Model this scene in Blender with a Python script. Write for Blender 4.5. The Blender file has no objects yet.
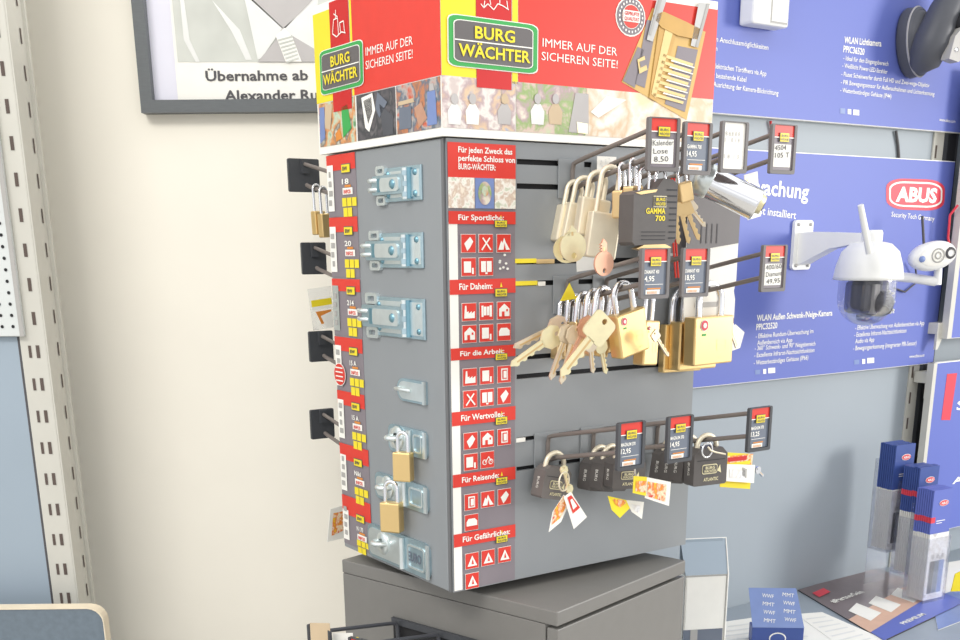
import bpy, math, random
from mathutils import Vector, Matrix, geometry
random.seed(7)
R = math.radians
scene = bpy.context.scene
COL = scene.collection

# ------------------------------------------------------------------ camera calibration
FPX, CX, CY = 1116.0, 481.4, 598.1
PITCH, ROLL, YAW = R(17.436), R(-0.512), R(34.425)
CAM = Vector((0, 0, 1.6))
FW = Vector((0, math.cos(PITCH), -math.sin(PITCH)))
UP = Vector((0, math.sin(PITCH), math.cos(PITCH)))
RT = Vector((1, 0, 0))
R2 = math.cos(ROLL) * RT + math.sin(ROLL) * UP
U2 = -math.sin(ROLL) * RT + math.cos(ROLL) * UP
def ray(x, y): return R2 * (x - CX) - U2 * (y - CY) + FW * FPX
def hit(x, y, p, n):
    d = ray(x, y); return CAM + d * ((p - CAM).dot(n) / d.dot(n))
def project(p):
    d = Vector(p) - CAM; z = d.dot(FW)
    return CX + FPX * d.dot(R2) / z, CY - FPX * d.dot(U2) / z
cd = bpy.data.cameras.new('camera'); cam = bpy.data.objects.new('camera', cd); COL.objects.link(cam)
cd.sensor_width = 36; cd.sensor_fit = 'HORIZONTAL'; cd.lens = FPX / 960 * 36
cd.shift_x = -(CX - 480) / 960; cd.shift_y = (CY - 320) / 960
cd.clip_start = 0.05
m = Matrix((R2, U2, -FW)).transposed().to_4x4(); m.translation = CAM
cam.matrix_world = m
scene.camera = cam

# ------------------------------------------------------------------ materials; dark tones are lifted in the colour to imitate haze
def lin(c):
    c = c / 255.0
    return c / 12.92 if c <= 0.04045 else ((c + 0.055) / 1.055) ** 2.4
MATS = {}
def mat(name, rgb, rough=0.5, metal=0.0, var=0.04, scale=40, bump=0.0, trans=0.0, alpha=1.0, coat=0.0, ior=1.45, rgb2=None, stretch=None):
    if name in MATS: return MATS[name]
    m = bpy.data.materials.new(name); m.use_nodes = True
    nt = m.node_tree; b = nt.nodes['Principled BSDF']
    c = [lin(v) for v in rgb]
    tc = nt.nodes.new('ShaderNodeTexCoord'); nz = nt.nodes.new('ShaderNodeTexNoise')
    nz.inputs['Scale'].default_value = scale; nz.inputs['Detail'].default_value = 3
    if stretch:
        mp = nt.nodes.new('ShaderNodeMapping'); mp.inputs['Scale'].default_value = stretch
        nt.links.new(tc.outputs['Object'], mp.inputs[0]); nt.links.new(mp.outputs[0], nz.inputs['Vector'])
    else: nt.links.new(tc.outputs['Object'], nz.inputs['Vector'])
    rp = nt.nodes.new('ShaderNodeValToRGB')
    c2 = [lin(v) for v in rgb2] if rgb2 else None
    e = rp.color_ramp.elements
    e[0].position = 0.3; e[1].position = 0.7
    e[0].color = (*(c2 if c2 else [v * (1 - var) for v in c]), 1); e[1].color = (*[min(1, v * (1 + var)) for v in c], 1)
    nt.links.new(nz.outputs['Fac'], rp.inputs[0]); nt.links.new(rp.outputs[0], b.inputs['Base Color'])
    b.inputs['Roughness'].default_value = rough; b.inputs['Metallic'].default_value = metal
    b.inputs['Transmission Weight'].default_value = trans; b.inputs['Alpha'].default_value = alpha
    b.inputs['Coat Weight'].default_value = coat; b.inputs['IOR'].default_value = ior
    if bump:
        bp = nt.nodes.new('ShaderNodeBump'); bp.inputs['Strength'].default_value = bump; bp.inputs['Distance'].default_value = 0.002
        nt.links.new(nz.outputs['Fac'], bp.inputs['Height']); nt.links.new(bp.outputs[0], b.inputs['Normal'])
    MATS[name] = m; return m
def collage(name, cols, scale=60, seed=0.0):
    if name in MATS: return MATS[name]
    m = bpy.data.materials.new(name); m.use_nodes = True
    nt = m.node_tree; b = nt.nodes['Principled BSDF']; b.inputs['Roughness'].default_value = 0.4
    tc = nt.nodes.new('ShaderNodeTexCoord'); mp = nt.nodes.new('ShaderNodeMapping'); mp.inputs['Location'].default_value = (seed, seed * 2, seed)
    nz = nt.nodes.new('ShaderNodeTexNoise'); nz.inputs['Scale'].default_value = scale; nz.inputs['Detail'].default_value = 6; nz.inputs['Distortion'].default_value = 0.3
    nt.links.new(tc.outputs['Object'], mp.inputs[0]); nt.links.new(mp.outputs[0], nz.inputs['Vector'])
    rp = nt.nodes.new('ShaderNodeValToRGB'); e = rp.color_ramp.elements
    n = len(cols)
    for i, c in enumerate(cols):
        pos = 0.32 + 0.36 * i / max(1, n - 1)
        el = e[i] if i < 2 else e.new(pos)
        el.position = pos; el.color = (*[lin(v) for v in c], 1)
    nt.links.new(nz.outputs['Fac'], rp.inputs[0]); nt.links.new(rp.outputs[0], b.inputs['Base Color'])
    MATS[name] = m; return m

WALLW = mat('warm_white_wall', (248, 243, 230), 0.9, var=0.02, scale=6, bump=0.05)
WALLG = mat('grey_blue_wall_panel', (160, 169, 176), 0.5, var=0.03, scale=3)
FLOOR = mat('pale_floor', (190, 186, 178), 0.6, var=0.06, scale=8)
GREY = mat('grey_painted_metal', (145, 149, 152), 0.42, var=0.015, scale=25)
GREYD = mat('dark_grey_painted_metal', (112, 113, 115), 0.5, var=0.03, scale=60)
GREYL = mat('cabinet_lid_paint', (127, 125, 121), 0.4, var=0.02, scale=60)
SLOT = mat('dark_slot', (42, 42, 44), 0.8)
WHITE = mat('white_print', (250, 248, 240), 0.5, var=0.01)
RED = mat('red_print', (224, 62, 50), 0.4, var=0.03)
REDD = mat('deep_red_print', (205, 34, 34), 0.4, var=0.03)
YEL = mat('yellow_print', (246, 224, 50), 0.4, var=0.02)
GREEN = mat('green_print', (62, 170, 84), 0.4, var=0.02)
LOGOG = mat('logo_grey_print', (104, 100, 100), 0.4, var=0.03)
CARDG = mat('card_grey_print', (136, 128, 134), 0.45, var=0.03)
CARDB = mat('card_slate_print', (112, 120, 134), 0.45, var=0.03)
HOLD = mat('price_holder_plastic', (112, 108, 108), 0.5, var=0.03)
HOLDD = mat('dark_holder_plastic', (72, 74, 78), 0.5, var=0.05)
ROD = mat('grey_coated_wire', (125, 117, 112), 0.4, var=0.04)
INK = mat('dark_ink', (84, 82, 84), 0.6)
ORANGE = mat('orange_print', (224, 142, 60), 0.5)
BLUE = mat('blue_board_print', (99, 113, 190), 0.45, var=0.02, scale=4)
BLUED = mat('dark_blue_print', (62, 84, 150), 0.4, var=0.04)
BLUEL = mat('light_blue_card', (122, 142, 192), 0.4, var=0.04)
PINKR = mat('rose_red_print', (224, 66, 82), 0.4, var=0.02)
BRASS = mat('brushed_brass', (240, 208, 146), 0.3, 0.85, var=0.02, scale=30)
BRASSD = mat('dull_brass', (226, 196, 144), 0.36, 0.75, var=0.04, scale=30)
NICKEL = mat('satin_nickel', (242, 232, 208), 0.45, 0.5, var=0.05, scale=60)
KEYB = mat('pale_brass_key', (244, 234, 192), 0.35, 0.6, var=0.06, scale=80)
KEYN = mat('nickel_key', (230, 216, 192), 0.35, 0.65, var=0.08, scale=80)
KEYR = mat('rose_key', (222, 172, 146), 0.4, 0.7, var=0.05, scale=80)
CHROME = mat('chrome', (246, 247, 250), 0.16, 1.0, var=0.03, scale=50)
ZINC = mat('zinc_plated_steel', (180, 203, 212), 0.3, 0.8, var=0.08, scale=70)
ZINCW = mat('bright_zinc', (232, 240, 240), 0.3, 0.8, var=0.06, scale=70)
ZINCB = mat('blue_zinc', (128, 172, 188), 0.3, 0.8, var=0.10, scale=70)  # bluer, darker zinc tone for screws, studs and hinge tubes
BLKLOCK = mat('black_lock_casing', (94, 90, 88), 0.5, var=0.06, scale=90)
BLKLOCKL = mat('paler_black_casing', (112, 107, 104), 0.5, var=0.06, scale=90)  # paler copy of the black casing colour
WPLA = mat('white_plastic', (238, 238, 234), 0.4, var=0.015)
DPLA = mat('dark_grey_plastic', (84, 86, 92), 0.45, var=0.05)
DPLA2 = mat('light_grey_plastic', (176, 174, 170), 0.45, var=0.03)
BLACK = mat('black_rubber', (40, 40, 44), 0.5)
RAIL = mat('cream_grey_rail', (206, 204, 194), 0.5, var=0.02, scale=30)
RAILS = mat('rail_slot', (96, 84, 78), 0.8)
PERF = mat('perforated_panel', (214, 218, 216), 0.5, var=0.02)
BLUEG = mat('blue_grey_panel', (160, 174, 186), 0.5, var=0.03, scale=5)
FRAME = mat('dark_frame', (100, 104, 106), 0.5, var=0.06, scale=90, stretch=(1, 1, 8))
MATT = mat('pale_lilac_mount', (228, 227, 238), 0.7, var=0.01)
PAPER = mat('cream_paper', (246, 244, 236), 0.7, var=0.02)
PHOTOG = mat('grey_photo_suit', (206, 208, 200), 0.5, var=0.10, scale=14)
SHIRT = mat('shirt_print', (232, 232, 228), 0.5, var=0.04, scale=20)
SKIN = mat('grey_neck_print', (188, 184, 182), 0.5, var=0.05, scale=20)
SHELF = mat('shelf_metal', (150, 160, 170), 0.45, var=0.03, scale=20)
CREAM = mat('cream_edge', (236, 222, 196), 0.5)
SOFTG = mat('slate_board', (112, 124, 134), 0.8, var=0.08, scale=120)
ACRYL = mat('clear_acrylic', (225, 228, 245), 0.08, trans=0.92, alpha=0.35)
DOME = mat('smoked_dome', (150, 150, 165), 0.04, trans=0.8, alpha=0.45, coat=0.6)
CLEARP = mat('clear_plastic_bag', (232, 236, 240), 0.12, trans=0.75, alpha=0.4, bump=0.6, scale=90)
PGOLD = mat('gold_print', (218, 178, 100), 0.45, var=0.05); PGOLDD = mat('deep_gold_print', (206, 162, 84), 0.45, var=0.08); PGOLDL = mat('pale_gold_print', (236, 208, 140), 0.45, var=0.05); PSIL = mat('silver_print', (196, 196, 194), 0.45, var=0.06)
WARMP = mat('tan_card', (206, 184, 152), 0.6, var=0.05)
FLAME = collage('flame_print', [(247, 222, 60), (236, 120, 50), (250, 236, 200), (222, 70, 50)], 130, 3.0)
PH1 = collage('photo_print_flared', [(210, 196, 190), (236, 228, 220), (186, 164, 166), (226, 196, 160), (170, 180, 204)], 50, 1.0)  # pale tones stand in for white flare over the header's front strip
PH2 = collage('photo_print_green', [(200, 206, 170), (216, 190, 180), (150, 178, 110), (186, 160, 164), (232, 222, 204)], 50, 4.0)
PH3 = collage('photo_print_gold', [(236, 214, 170), (240, 232, 220), (218, 188, 150), (244, 238, 226)], 26, 8.0)
PHD = collage('photo_print_dark', [(74, 74, 78), (96, 92, 96), (60, 62, 66), (120, 116, 118)], 60, 2.0)
PHO = collage('photo_print_street', [(146, 108, 92), (200, 128, 84), (90, 110, 128), (186, 176, 170), (206, 92, 60)], 55, 6.0)
PHG = collage('photo_print_garden', [(96, 150, 96), (196, 214, 190), (222, 150, 90), (120, 120, 110), (230, 224, 210)], 55, 9.0)
MAPP = collage('photo_print_map', [(244, 232, 214), (214, 190, 170), (250, 246, 236), (200, 206, 180)], 120, 5.0)
BROCH = collage('brochure_photo', [(246, 246, 244), (226, 222, 216), (250, 250, 250), (190, 186, 184)], 60, 12.0)

# ------------------------------------------------------------------ mesh builder
TXT = {}
def text_mesh(s, bold):
    k = (s, bold)
    if k in TXT: return TXT[k]
    c = bpy.data.curves.new('t', 'FONT'); c.body = s; c.resolution_u = 2; c.offset = 0.022 * bold
    o = bpy.data.objects.new('t', c); COL.objects.link(o)
    dg = bpy.context.evaluated_depsgraph_get(); me = bpy.data.meshes.new_from_object(o.evaluated_get(dg))
    v = [(p.co.x, p.co.y) for p in me.vertices]; f = [tuple(p.vertices) for p in me.polygons]
    bpy.data.objects.remove(o); bpy.data.curves.remove(c); bpy.data.meshes.remove(me)
    TXT[k] = (v, f); return TXT[k]
LAY = 0.00045
class MB:
    def __init__(s): s.v = []; s.f = []; s.m = []; s.mats = []; s.sm = []; s.M = Matrix.Identity(4); s.base = 0.0
    def mi(s, m):
        if m not in s.mats: s.mats.append(m)
        return s.mats.index(m)
    def add(s, vs, fs, m, smooth=False):
        o = len(s.v); s.v += [tuple(s.M @ Vector(v)) for v in vs]; k = s.mi(m)
        for f in fs: s.f.append(tuple(o + i for i in f)); s.m.append(k); s.sm.append(smooth)
    def box(s, x0, x1, y0, y1, z0, z1, m, bev=0.0):
        if bev <= 0:
            vs = [(x, y, z) for x in (x0, x1) for y in (y0, y1) for z in (z0, z1)]
            s.add(vs, [(0, 1, 3, 2), (4, 6, 7, 5), (0, 4, 5, 1), (2, 3, 7, 6), (0, 2, 6, 4), (1, 5, 7, 3)], m); return
        # chamfered box
        import bmesh
        bm = bmesh.new(); bmesh.ops.create_cube(bm, size=1)
        for v in bm.verts: v.co = Vector(((x0 + x1) / 2 + v.co.x * (x1 - x0), (y0 + y1) / 2 + v.co.y * (y1 - y0), (z0 + z1) / 2 + v.co.z * (z1 - z0)))
        bmesh.ops.bevel(bm, geom=bm.edges[:], offset=bev, segments=2, affect='EDGES', profile=0.5)
        bm.verts.ensure_lookup_table()
        s.add([v.co[:] for v in bm.verts], [tuple(v.index for v in f.verts) for f in bm.faces], m); bm.free()
    def prism(s, loops, y0, y1, m, msides=None):
        # loops in x,z; extruded y0..y1
        tri = geometry.tessellate_polygon([[Vector((a, b, 0)) for a, b in l] for l in loops])
        pts = [p for l in loops for p in l]; n = len(pts)
        vs = [(a, y0, b) for a, b in pts] + [(a, y1, b) for a, b in pts]
        fs = [tuple(t) for t in tri] + [tuple(n + i for i in reversed(t)) for t in tri]
        s.add(vs, fs, m)
        o = 0; fs = []
        for l in loops:
            k = len(l)
            for i in range(k): fs.append((o + i, o + (i + 1) % k, n + o + (i + 1) % k, n + o + i))
            o += k
        s.add(vs, fs, msides or m)
    def poly(s, pts, lay, m):
        tri = geometry.tessellate_polygon([[Vector((a, b, 0)) for a, b in pts]])
        s.add([(a, s.base - lay * LAY, b) for a, b in pts], [tuple(t) for t in tri], m)
    def rect(s, x0, x1, z0, z1, lay, m): s.poly([(x0, z0), (x1, z0), (x1, z1), (x0, z1)], lay, m)
    def disc(s, x, z, rx, rz, lay, m, n=20): s.poly([(x + rx * math.cos(i * 2 * math.pi / n), z + rz * math.sin(i * 2 * math.pi / n)) for i in range(n)], lay, m)
    def line(s, x0, z0, x1, z1, w, lay, m):
        d = Vector((x1 - x0, z1 - z0)); d.normalize(); n = Vector((-d.y, d.x)) * w / 2
        s.poly([(x0 + n.x, z0 + n.y), (x0 - n.x, z0 - n.y), (x1 - n.x, z1 - n.y), (x1 + n.x, z1 + n.y)], lay, m)
    def text(s, t, x, z, h, w, lay, m, ang=0.0, bold=0, slant=0.0):
        v, f = text_mesh(t, bold)
        if not v: return
        mx0 = min(p[0] for p in v); mx1 = max(p[0] for p in v)
        sx = (w / (mx1 - mx0)) if w else h / 0.7
        sz = h / 0.7; c, q = math.cos(ang), math.sin(ang)
        out = []
        for a, b in v:
            a2 = (a - mx0) * sx + b * sz * slant; b2 = b * sz
            out.append((x + a2 * c - b2 * q, s.base - lay * LAY, z + a2 * q + b2 * c))
        s.add(out, f, m)
    def tube(s, pts, r, m, n=8, closed=False, caps=True):
        pts = [Vector(p) for p in pts]; k = len(pts); rings = []
        prev = None
        for i, p in enumerate(pts):
            if closed: t = pts[(i + 1) % k] - pts[i - 1]
            else: t = pts[min(i + 1, k - 1)] - pts[max(i - 1, 0)]
            t.normalize()
            if prev is None:
                a = Vector((0, 0, 1)) if abs(t.z) < 0.9 else Vector((1, 0, 0))
                u = t.cross(a).normalized()
            else: u = (prev - t * prev.dot(t)).normalized()
            prev = u; w = t.cross(u)
            rr = r[i] if isinstance(r, (list, tuple)) else r
            rings.append([p + (u * math.cos(j * 2 * math.pi / n) + w * math.sin(j * 2 * math.pi / n)) * rr for j in range(n)])
        vs = [v for q in rings for v in q]; fs = []
        for i in range(k if closed else k - 1):
            a = i * n; b = ((i + 1) % k) * n
            for j in range(n): fs.append((a + j, a + (j + 1) % n, b + (j + 1) % n, b + j))
        s.add(vs, fs, m, True)
        if caps and not closed: s.add(rings[0] + rings[-1], [tuple(range(n)), tuple(range(n, 2 * n))], m)
    def lathe(s, prof, m, n=28, axis='z', c=(0, 0, 0)):
        # prof: (r, h); around axis
        vs = []; fs = []
        for r, h in prof:
            for j in range(n):
                a = j * 2 * math.pi / n; x, y = r * math.cos(a), r * math.sin(a)
                p = (x, y, h) if axis == 'z' else ((h, x, y) if axis == 'x' else (x, -h, y))
                vs.append((c[0] + p[0], c[1] + p[1], c[2] + p[2]))
        for i in range(len(prof) - 1):
            for j in range(n): fs.append((i * n + j, i * n + (j + 1) % n, (i + 1) * n + (j + 1) % n, (i + 1) * n + j))
        s.add(vs, fs, m, True)
    def build(s, name, parent=None, loc=None, rot=None):
        me = bpy.data.meshes.new(name); me.from_pydata(s.v, [], s.f)
        for m in s.mats: me.materials.append(m)
        me.polygons.foreach_set('material_index', s.m); me.polygons.foreach_set('use_smooth', s.sm); me.update()
        o = bpy.data.objects.new(name, me); COL.objects.link(o)
        if parent: o.parent = parent
        if loc is not None: o.location = loc
        if rot is not None: o.rotation_euler = rot
        return o
def tag(o, label, cat, group=None):
    o['label'] = label; o['category'] = cat
    if group: o['group'] = group
    return o
def thing(name, label, cat, loc, yaw=0.0, group=None, rot=None):
    o = bpy.data.objects.new(name, None); o.empty_display_size = 0.05; COL.objects.link(o)
    o.location = loc; o.rotation_euler = rot if rot else (0, 0, yaw)
    return tag(o, label, cat, group)
def struct(o): o['kind'] = 'structure'; return o
def rrect(x0, x1, z0, z1, r, n=4):
    p = []
    for cx, cz, a0 in ((x1 - r, z1 - r, 0), (x0 + r, z1 - r, 90), (x0 + r, z0 + r, 180), (x1 - r, z0 + r, 270)):
        for i in range(n + 1): a = R(a0 + 90 * i / n); p.append((cx + r * math.cos(a), cz + r * math.sin(a)))
    return p
class Surf:                     # a vertical plane facing the viewer: a to the right, b = up
    def __init__(s, origin, yaw): s.o = Vector(origin); s.yaw = yaw; s.a = Vector((math.cos(yaw), math.sin(yaw), 0)); s.n = Vector((math.sin(yaw), -math.cos(yaw), 0))
    def px(s, x, y, w=0.0):
        p = hit(x, y, s.o + s.n * w, s.n) - s.o; return (p.dot(s.a), p.z)
    def w(s, a, w, b): return s.o + s.a * a + s.n * w + Vector((0, 0, b))
def P(mb, sf, pts, lay, m, w=0): mb.poly([sf.px(x, y, w) for x, y in pts], lay, m)
def T(mb, sf, t, p0, p1, hp, lay, m, bold=0, w=0, slant=0.0):     # text: baseline from p0 to p1, letter height hp
    a0, b0 = sf.px(*p0, w); a1, b1 = sf.px(*p1, w); _, bt = sf.px(p0[0], p0[1] - hp, w)
    mb.text(t, a0, b0, bt - b0, math.hypot(a1 - a0, b1 - b0), lay, m, math.atan2(b1 - b0, a1 - a0), bold, slant)

# ------------------------------------------------------------------ key frames of the place
d = ray(451.5, 593); O = CAM + d * (1.15 / math.hypot(d.x, d.y))          # bottom corner of the tower nearest the viewer
F = Surf(O, YAW); S = Surf(O, YAW - math.pi / 2)
d = ray(850, 350); PR = CAM + d * (2.1 / d.y); PRZ = PR.z
RW = Surf((PR.x, PR.y, 0), YAW)                                            # right wall plane
LWY = 1.60
LW = Surf((0, LWY, 0), 0.0)
zcab = O.z - 0.012

# ------------------------------------------------------------------ room
mb = MB(); mb.box(-3, 4, -2.5, 4, -0.1, 0, FLOOR); struct(mb.build('floor'))
# corner where left and right wall meet
ax = (LWY - RW.o.y) / RW.a.y; xc = RW.o.x + RW.a.x * ax
mb = MB(); mb.box(-2.6, xc, LWY, LWY + 0.1, 0, 3.0, WALLW); struct(mb.build('wall_left'))
mb = MB(); mb.box(ax, 2.6, 0, 0.06, 0, 3.0, WALLG)
for px_ in ():
    a, b = RW.px(*px_); mb.box(a - 0.0015, a + 0.0015, -0.001, 0, 1.0, 3.0, SLOT)
struct(mb.build('wall_right', loc=(PR.x, PR.y, 0), rot=(0, 0, YAW)))

# ------------------------------------------------------------------ display tower
TW_, TD_, TH_ = 0.349, 0.245, 0.4555
tower = thing('display_tower', 'grey rotating padlock display tower with red header, standing on the dark cabinet', 'display stand', O, YAW)
mb = MB()
sk = 0.006
mb.box(0, TW_, sk, TD_, 0, TH_, GREY, 0.0015)
mb.box(0.003, 0.0868, 0, sk + 0.001, 0, TH_, GREY); mb.box(0.336, TW_ - 0.001, 0, sk + 0.001, 0, TH_, GREY)
slots = [(0.437, 0.0052), (0.414, 0.0052), (0.3405, 0.005), (0.319, 0.005), (0.2435, 0.005), (0.2238, 0.005), (0.157, 0.0046), (0.125, 0.0046)]
zc = TH_
for v, h in slots + [(-0.01, 0.02)]:
    zt = v + h / 2 if v > 0 else 0
    mb.box(0.0868, 0.336, 0, sk + 0.001, max(zt, 0), zc, GREY)
    if v > 0: mb.box(0.0868, 0.336, sk - 0.0012, sk, v - h / 2, zt, SLOT)
    zc = v - h / 2
mb.box(0.0005, 0.0022, 0.0022, sk, 0, TH_, GREYD)
body = mb.build('body', tower)
# turntable under the tower
mb = MB(); mb.lathe([(0, -0.0115), (0.09, -0.0115), (0.09, -0.0002), (0, -0.0002)], GREYD, c=(0.175, 0.122, 0)); mb.build('turntable', tower)

# header
HT = 0.607; HB = 0.4568
mb = MB(); mb.box(-0.0035, 0.3545, -0.0035, 0.254, HB, HT, WHITE); mb.base = -0.0035
w = 0.0035
vt = F.px(441, 75, w)[1]; vb = F.px(441, 127, w)[1]
def fu(x, y=60): return F.px(x, y, w)[0]
# photo strip
us = [-0.0035, 0.0655, fu(516), fu(587), 0.3545]
for (a, b_), mm in zip(zip(us[:-1], us[1:]), (PH1, PH1, PH2, PH3)): mb.rect(a, b_ - 0.0008, vb, vt, 1, mm)
mb.rect(-0.0035, fu(476), vt, HT - 0.004, 1, YEL)
mb.rect(fu(476), fu(511), vt - 0.008, HT - 0.004, 2, REDD)
mb.rect(fu(512), fu(517.5), vt - 0.002, HT - 0.004, 1, YEL)
mb.rect(fu(518), 0.3545, vt, HT - 0.008, 1, RED)
def Q(pts, lay, m_): mb.poly([F.px(x, y, w) for x, y in pts], lay, m_)
def TT(t, p0, p1, hp, lay, m_, bold=0): T(mb, F, t, p0, p1, hp, lay, m_, bold, w)
# figures in the strip, in pale colours that imitate white flare
for x0, c1 in ((447, SHIRT), (465, PAPER), (497, SKIN), (530, SHIRT), (548, WARMP)):
    a, b_ = F.px(x0 + 7, 99, w); mb.disc(a, b_, .0042, .0048, 3, SKIN if c1 != SKIN else WARMP, 14)
    Q([(x0 + 1, 124), (x0 + 13, 125), (x0 + 14, 112), (x0 + 10, 104), (x0 + 4, 104), (x0 + 0, 111)], 2, c1)
Q([(575, 93), (588, 94), (588, 134), (568, 132)], 2, SKIN); Q([(576, 122), (587, 124), (587, 134), (577, 133)], 3, KEYB)
Q([(606, 96), (626, 100), (598, 118), (590, 112)], 2, PAPER)
def logo(sf, q, ww, lay):       # q: px corners TL TR BR BL
    def lp(s_, t_):
        a = Vector(q[0]).lerp(Vector(q[1]), s_); b = Vector(q[3]).lerp(Vector(q[2]), s_); c = a.lerp(b, t_); return (c.x, c.y)
    def rr(i, m_, l, r=0.10):
        pts = rrect(i, 1 - i, i * 1.6, 1 - i * 1.6, r, 3)
        mb.poly([sf.px(*lp(s_, t_), ww) for s_, t_ in pts], l, m_)
    rr(-0.012, WHITE, lay); rr(0.0, GREEN, lay + 1); rr(0.05, WHITE, lay + 2, 0.08); rr(0.062, LOGOG, lay + 3, 0.07)
    mb.poly([sf.px(*lp(s_, t_), ww) for s_, t_ in ((0.06, 0.475), (0.94, 0.475), (0.94, 0.50), (0.06, 0.50))], lay + 4, WHITE)
    h = (Vector(lp(0, 0.0)) - Vector(lp(0, 1))).length
    T(mb, sf, 'BURG', lp(0.285, 0.42), lp(0.735, 0.42), h * 0.235, lay + 5, YEL, 1, ww)
    T(mb, sf, 'W\u00c4CHTER', lp(0.10, 0.80), lp(0.91, 0.80), h * 0.235, lay + 5, YEL, 1, ww)
logo(F, [(447.5, 14), (536.5, 26), (536, 74), (448, 65)], w, 3)
TT('IMMER AUF DER', (542, 46.5), (616.5, 56), 8.5, 2, WHITE); TT('SICHEREN SEITE!', (541, 60), (617, 68.5), 8.5, 2, WHITE)
# castle outline
for (x0, y0), (x1, y1) in (((480, 4), (483, 8)), ((483, 8), (487, 4)), ((487, 4), (493, 10)), ((493, 10), (497, 4)), ((497, 4), (502, 6)), ((502, 6), (508, 10)), ((489, 0), (490, 5)), ((499, 0), (499, 4)), ((506, 1), (507, 9)), ((484, 1), (483, 8))):
    a0, b0 = F.px(x0, y0, w); a1, b1 = F.px(x1, y1, w); mb.line(a0, b0, a1, b1, 0.0009, 3, WHITE)
# seal
a, b_ = F.px(630, 17, w); mb.disc(a, b_, 0.0205, 0.0185, 2, WHITE); mb.disc(a, b_, 0.019, 0.017, 3, CARDG); mb.disc(a, b_, 0.0125, 0.0115, 4, WHITE); mb.disc(a, b_, 0.0118, 0.0108, 5, RED)
mb.text('GEPRUFTE', a - 0.010, b_ + 0.001, 0.0032, 0.020, 7, REDD, -0.0, 1); mb.rect(a - 0.0115, a + 0.0115, b_ - 0.005, b_ + 0.0055, 6, WHITE); mb.text('QUALITAT', a - 0.010, b_ - 0.0038, 0.0032, 0.020, 7, REDD, -0.0, 1)
for i in range(22):
    an = i * 2 * math.pi / 22; mb.disc(a + 0.0157 * math.cos(an), b_ + 0.0142 * math.sin(an), 0.0011, 0.0013, 4, WHITE, 6)
# printed cut-away padlock
Q([(621, 82), (652, 8), (705, 32), (686, 120)], 2, PGOLD); Q([(622, 81), (637, 47), (643, 50), (634, 88)], 3, CARDG)
Q([(646, 20), (656, 22), (644, 88), (634, 84)], 3, CARDG); Q([(658, 26), (676, 30), (655, 102), (648, 98)], 4, PGOLDD); Q([(664, 28), (672, 31), (654, 98), (650, 94)], 5, PGOLDL)
Q([(677, 46), (697, 50), (684, 112), (664, 104)], 3, CARDG)
for i in range(7): Q([(662 + i * -1.6, 54 + i * 6.5), (692 - i * 1.6, 64 + i * 6.3), (691 - i * 1.6, 66.5 + i * 6.3), (661 - i * 1.6, 57 + i * 6.5)], 5, PGOLDL)
for i in range(6): Q([(670 - i * 1.6, 60 + i * 6.5), (693 - i * 1.7, 67.5 + i * 6.3), (692.5 - i * 1.7, 68.6 + i * 6.3), (669 - i * 1.6, 61.5 + i * 6.5)], 6, PAPER)
Q([(636, 60), (643, 56), (646, 70), (638, 74)], 5, PGOLDL); Q([(638, 62), (644, 60), (645, 65), (639, 68)], 6, CARDG)
Q([(655, 0), (665, 0), (651, 42), (645, 40)], 6, PSIL); Q([(697, 3), (708, 4), (696, 48), (689, 46)], 6, PSIL)
Q([(657, 0), (660, 0), (649, 36), (647, 35)], 7, DPLA2); Q([(705, 4), (708, 4), (696, 48), (693.5, 47)], 7, DPLA2)
Q([(650, 16), (662, 12), (684, 22), (700, 30), (696, 40), (676, 36), (660, 28)], 6, PGOLDD)
# left face of the header, in its own turned frame
mb.M = Matrix.Rotation(-math.pi / 2, 4, 'Z')
def QS(pts, lay, m_): mb.poly([S.px(x, y, w) for x, y in pts], lay, m_)
sa = lambda x, y=110: S.px(x, y, w)[0]
L0, L1 = -0.254, 0.0035
vst, vsb = vt, vb
mb.rect(L0, sa(332, 60), vst, HT - 0.008, 1, YEL); mb.rect(sa(331.5, 50), sa(350.5, 50), vst - 0.012, HT - 0.002, 2, REDD); mb.rect(sa(351, 50), sa(353, 50), vst, HT - 0.002, 1, YEL)
mb.rect(sa(353, 50), L1, vst, HT - 0.006, 1, RED)
for x0, x1, mm in ((319, 355.5, PHG), (357, 396, PHD), (397, 441, PHO)): mb.rect(max(L0, sa(x0)), min(L1, sa(x1)), vsb, vst - 0.0008, 1, mm)
for pts, mm in (([(362, 98), (373, 93), (376, 110), (370, 132), (366, 128)], PAPER), ([(364, 101), (372, 97), (373, 112), (369, 124)], PHD), ([(378, 92), (388, 102), (380, 118), (376, 108)], CARDB), ([(380, 104), (394, 116), (394, 134), (384, 136)], DPLA),
                ([(428, 92), (436, 90), (438, 124), (428, 126)], BLUEL), ([(430, 84), (434, 83), (435, 90), (430, 91)], SKIN), ([(415, 108), (422, 102), (428, 118), (420, 128)], KEYR), ([(399, 102), (414, 98), (415, 102), (399, 106)], WARMP), ([(400, 108), (412, 106), (412, 128), (400, 130)], CARDB),
                ([(326, 105), (333, 104), (331, 130), (325, 128)], WARMP), ([(342, 108), (348, 104), (352, 128), (344, 138)], GREEN), ([(336, 134), (340, 128), (343, 138), (337, 142)], ORANGE), ([(320, 108), (325, 107), (326, 138), (321, 144)], BLUEL)):
    QS(pts, 2, mm)
logo(S, [(320.8, 52.5), (363.5, 39.5), (364.5, 84.5), (322.5, 95.5)], w, 3)
T(mb, S, 'IMMER AUF DER', (366.5, 56), (413.5, 44.5), 8.5, 2, WHITE, 0, w); T(mb, S, 'SICHEREN SEITE!', (366.5, 69.5), (413.5, 58), 8.5, 2, WHITE, 0, w)
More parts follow.
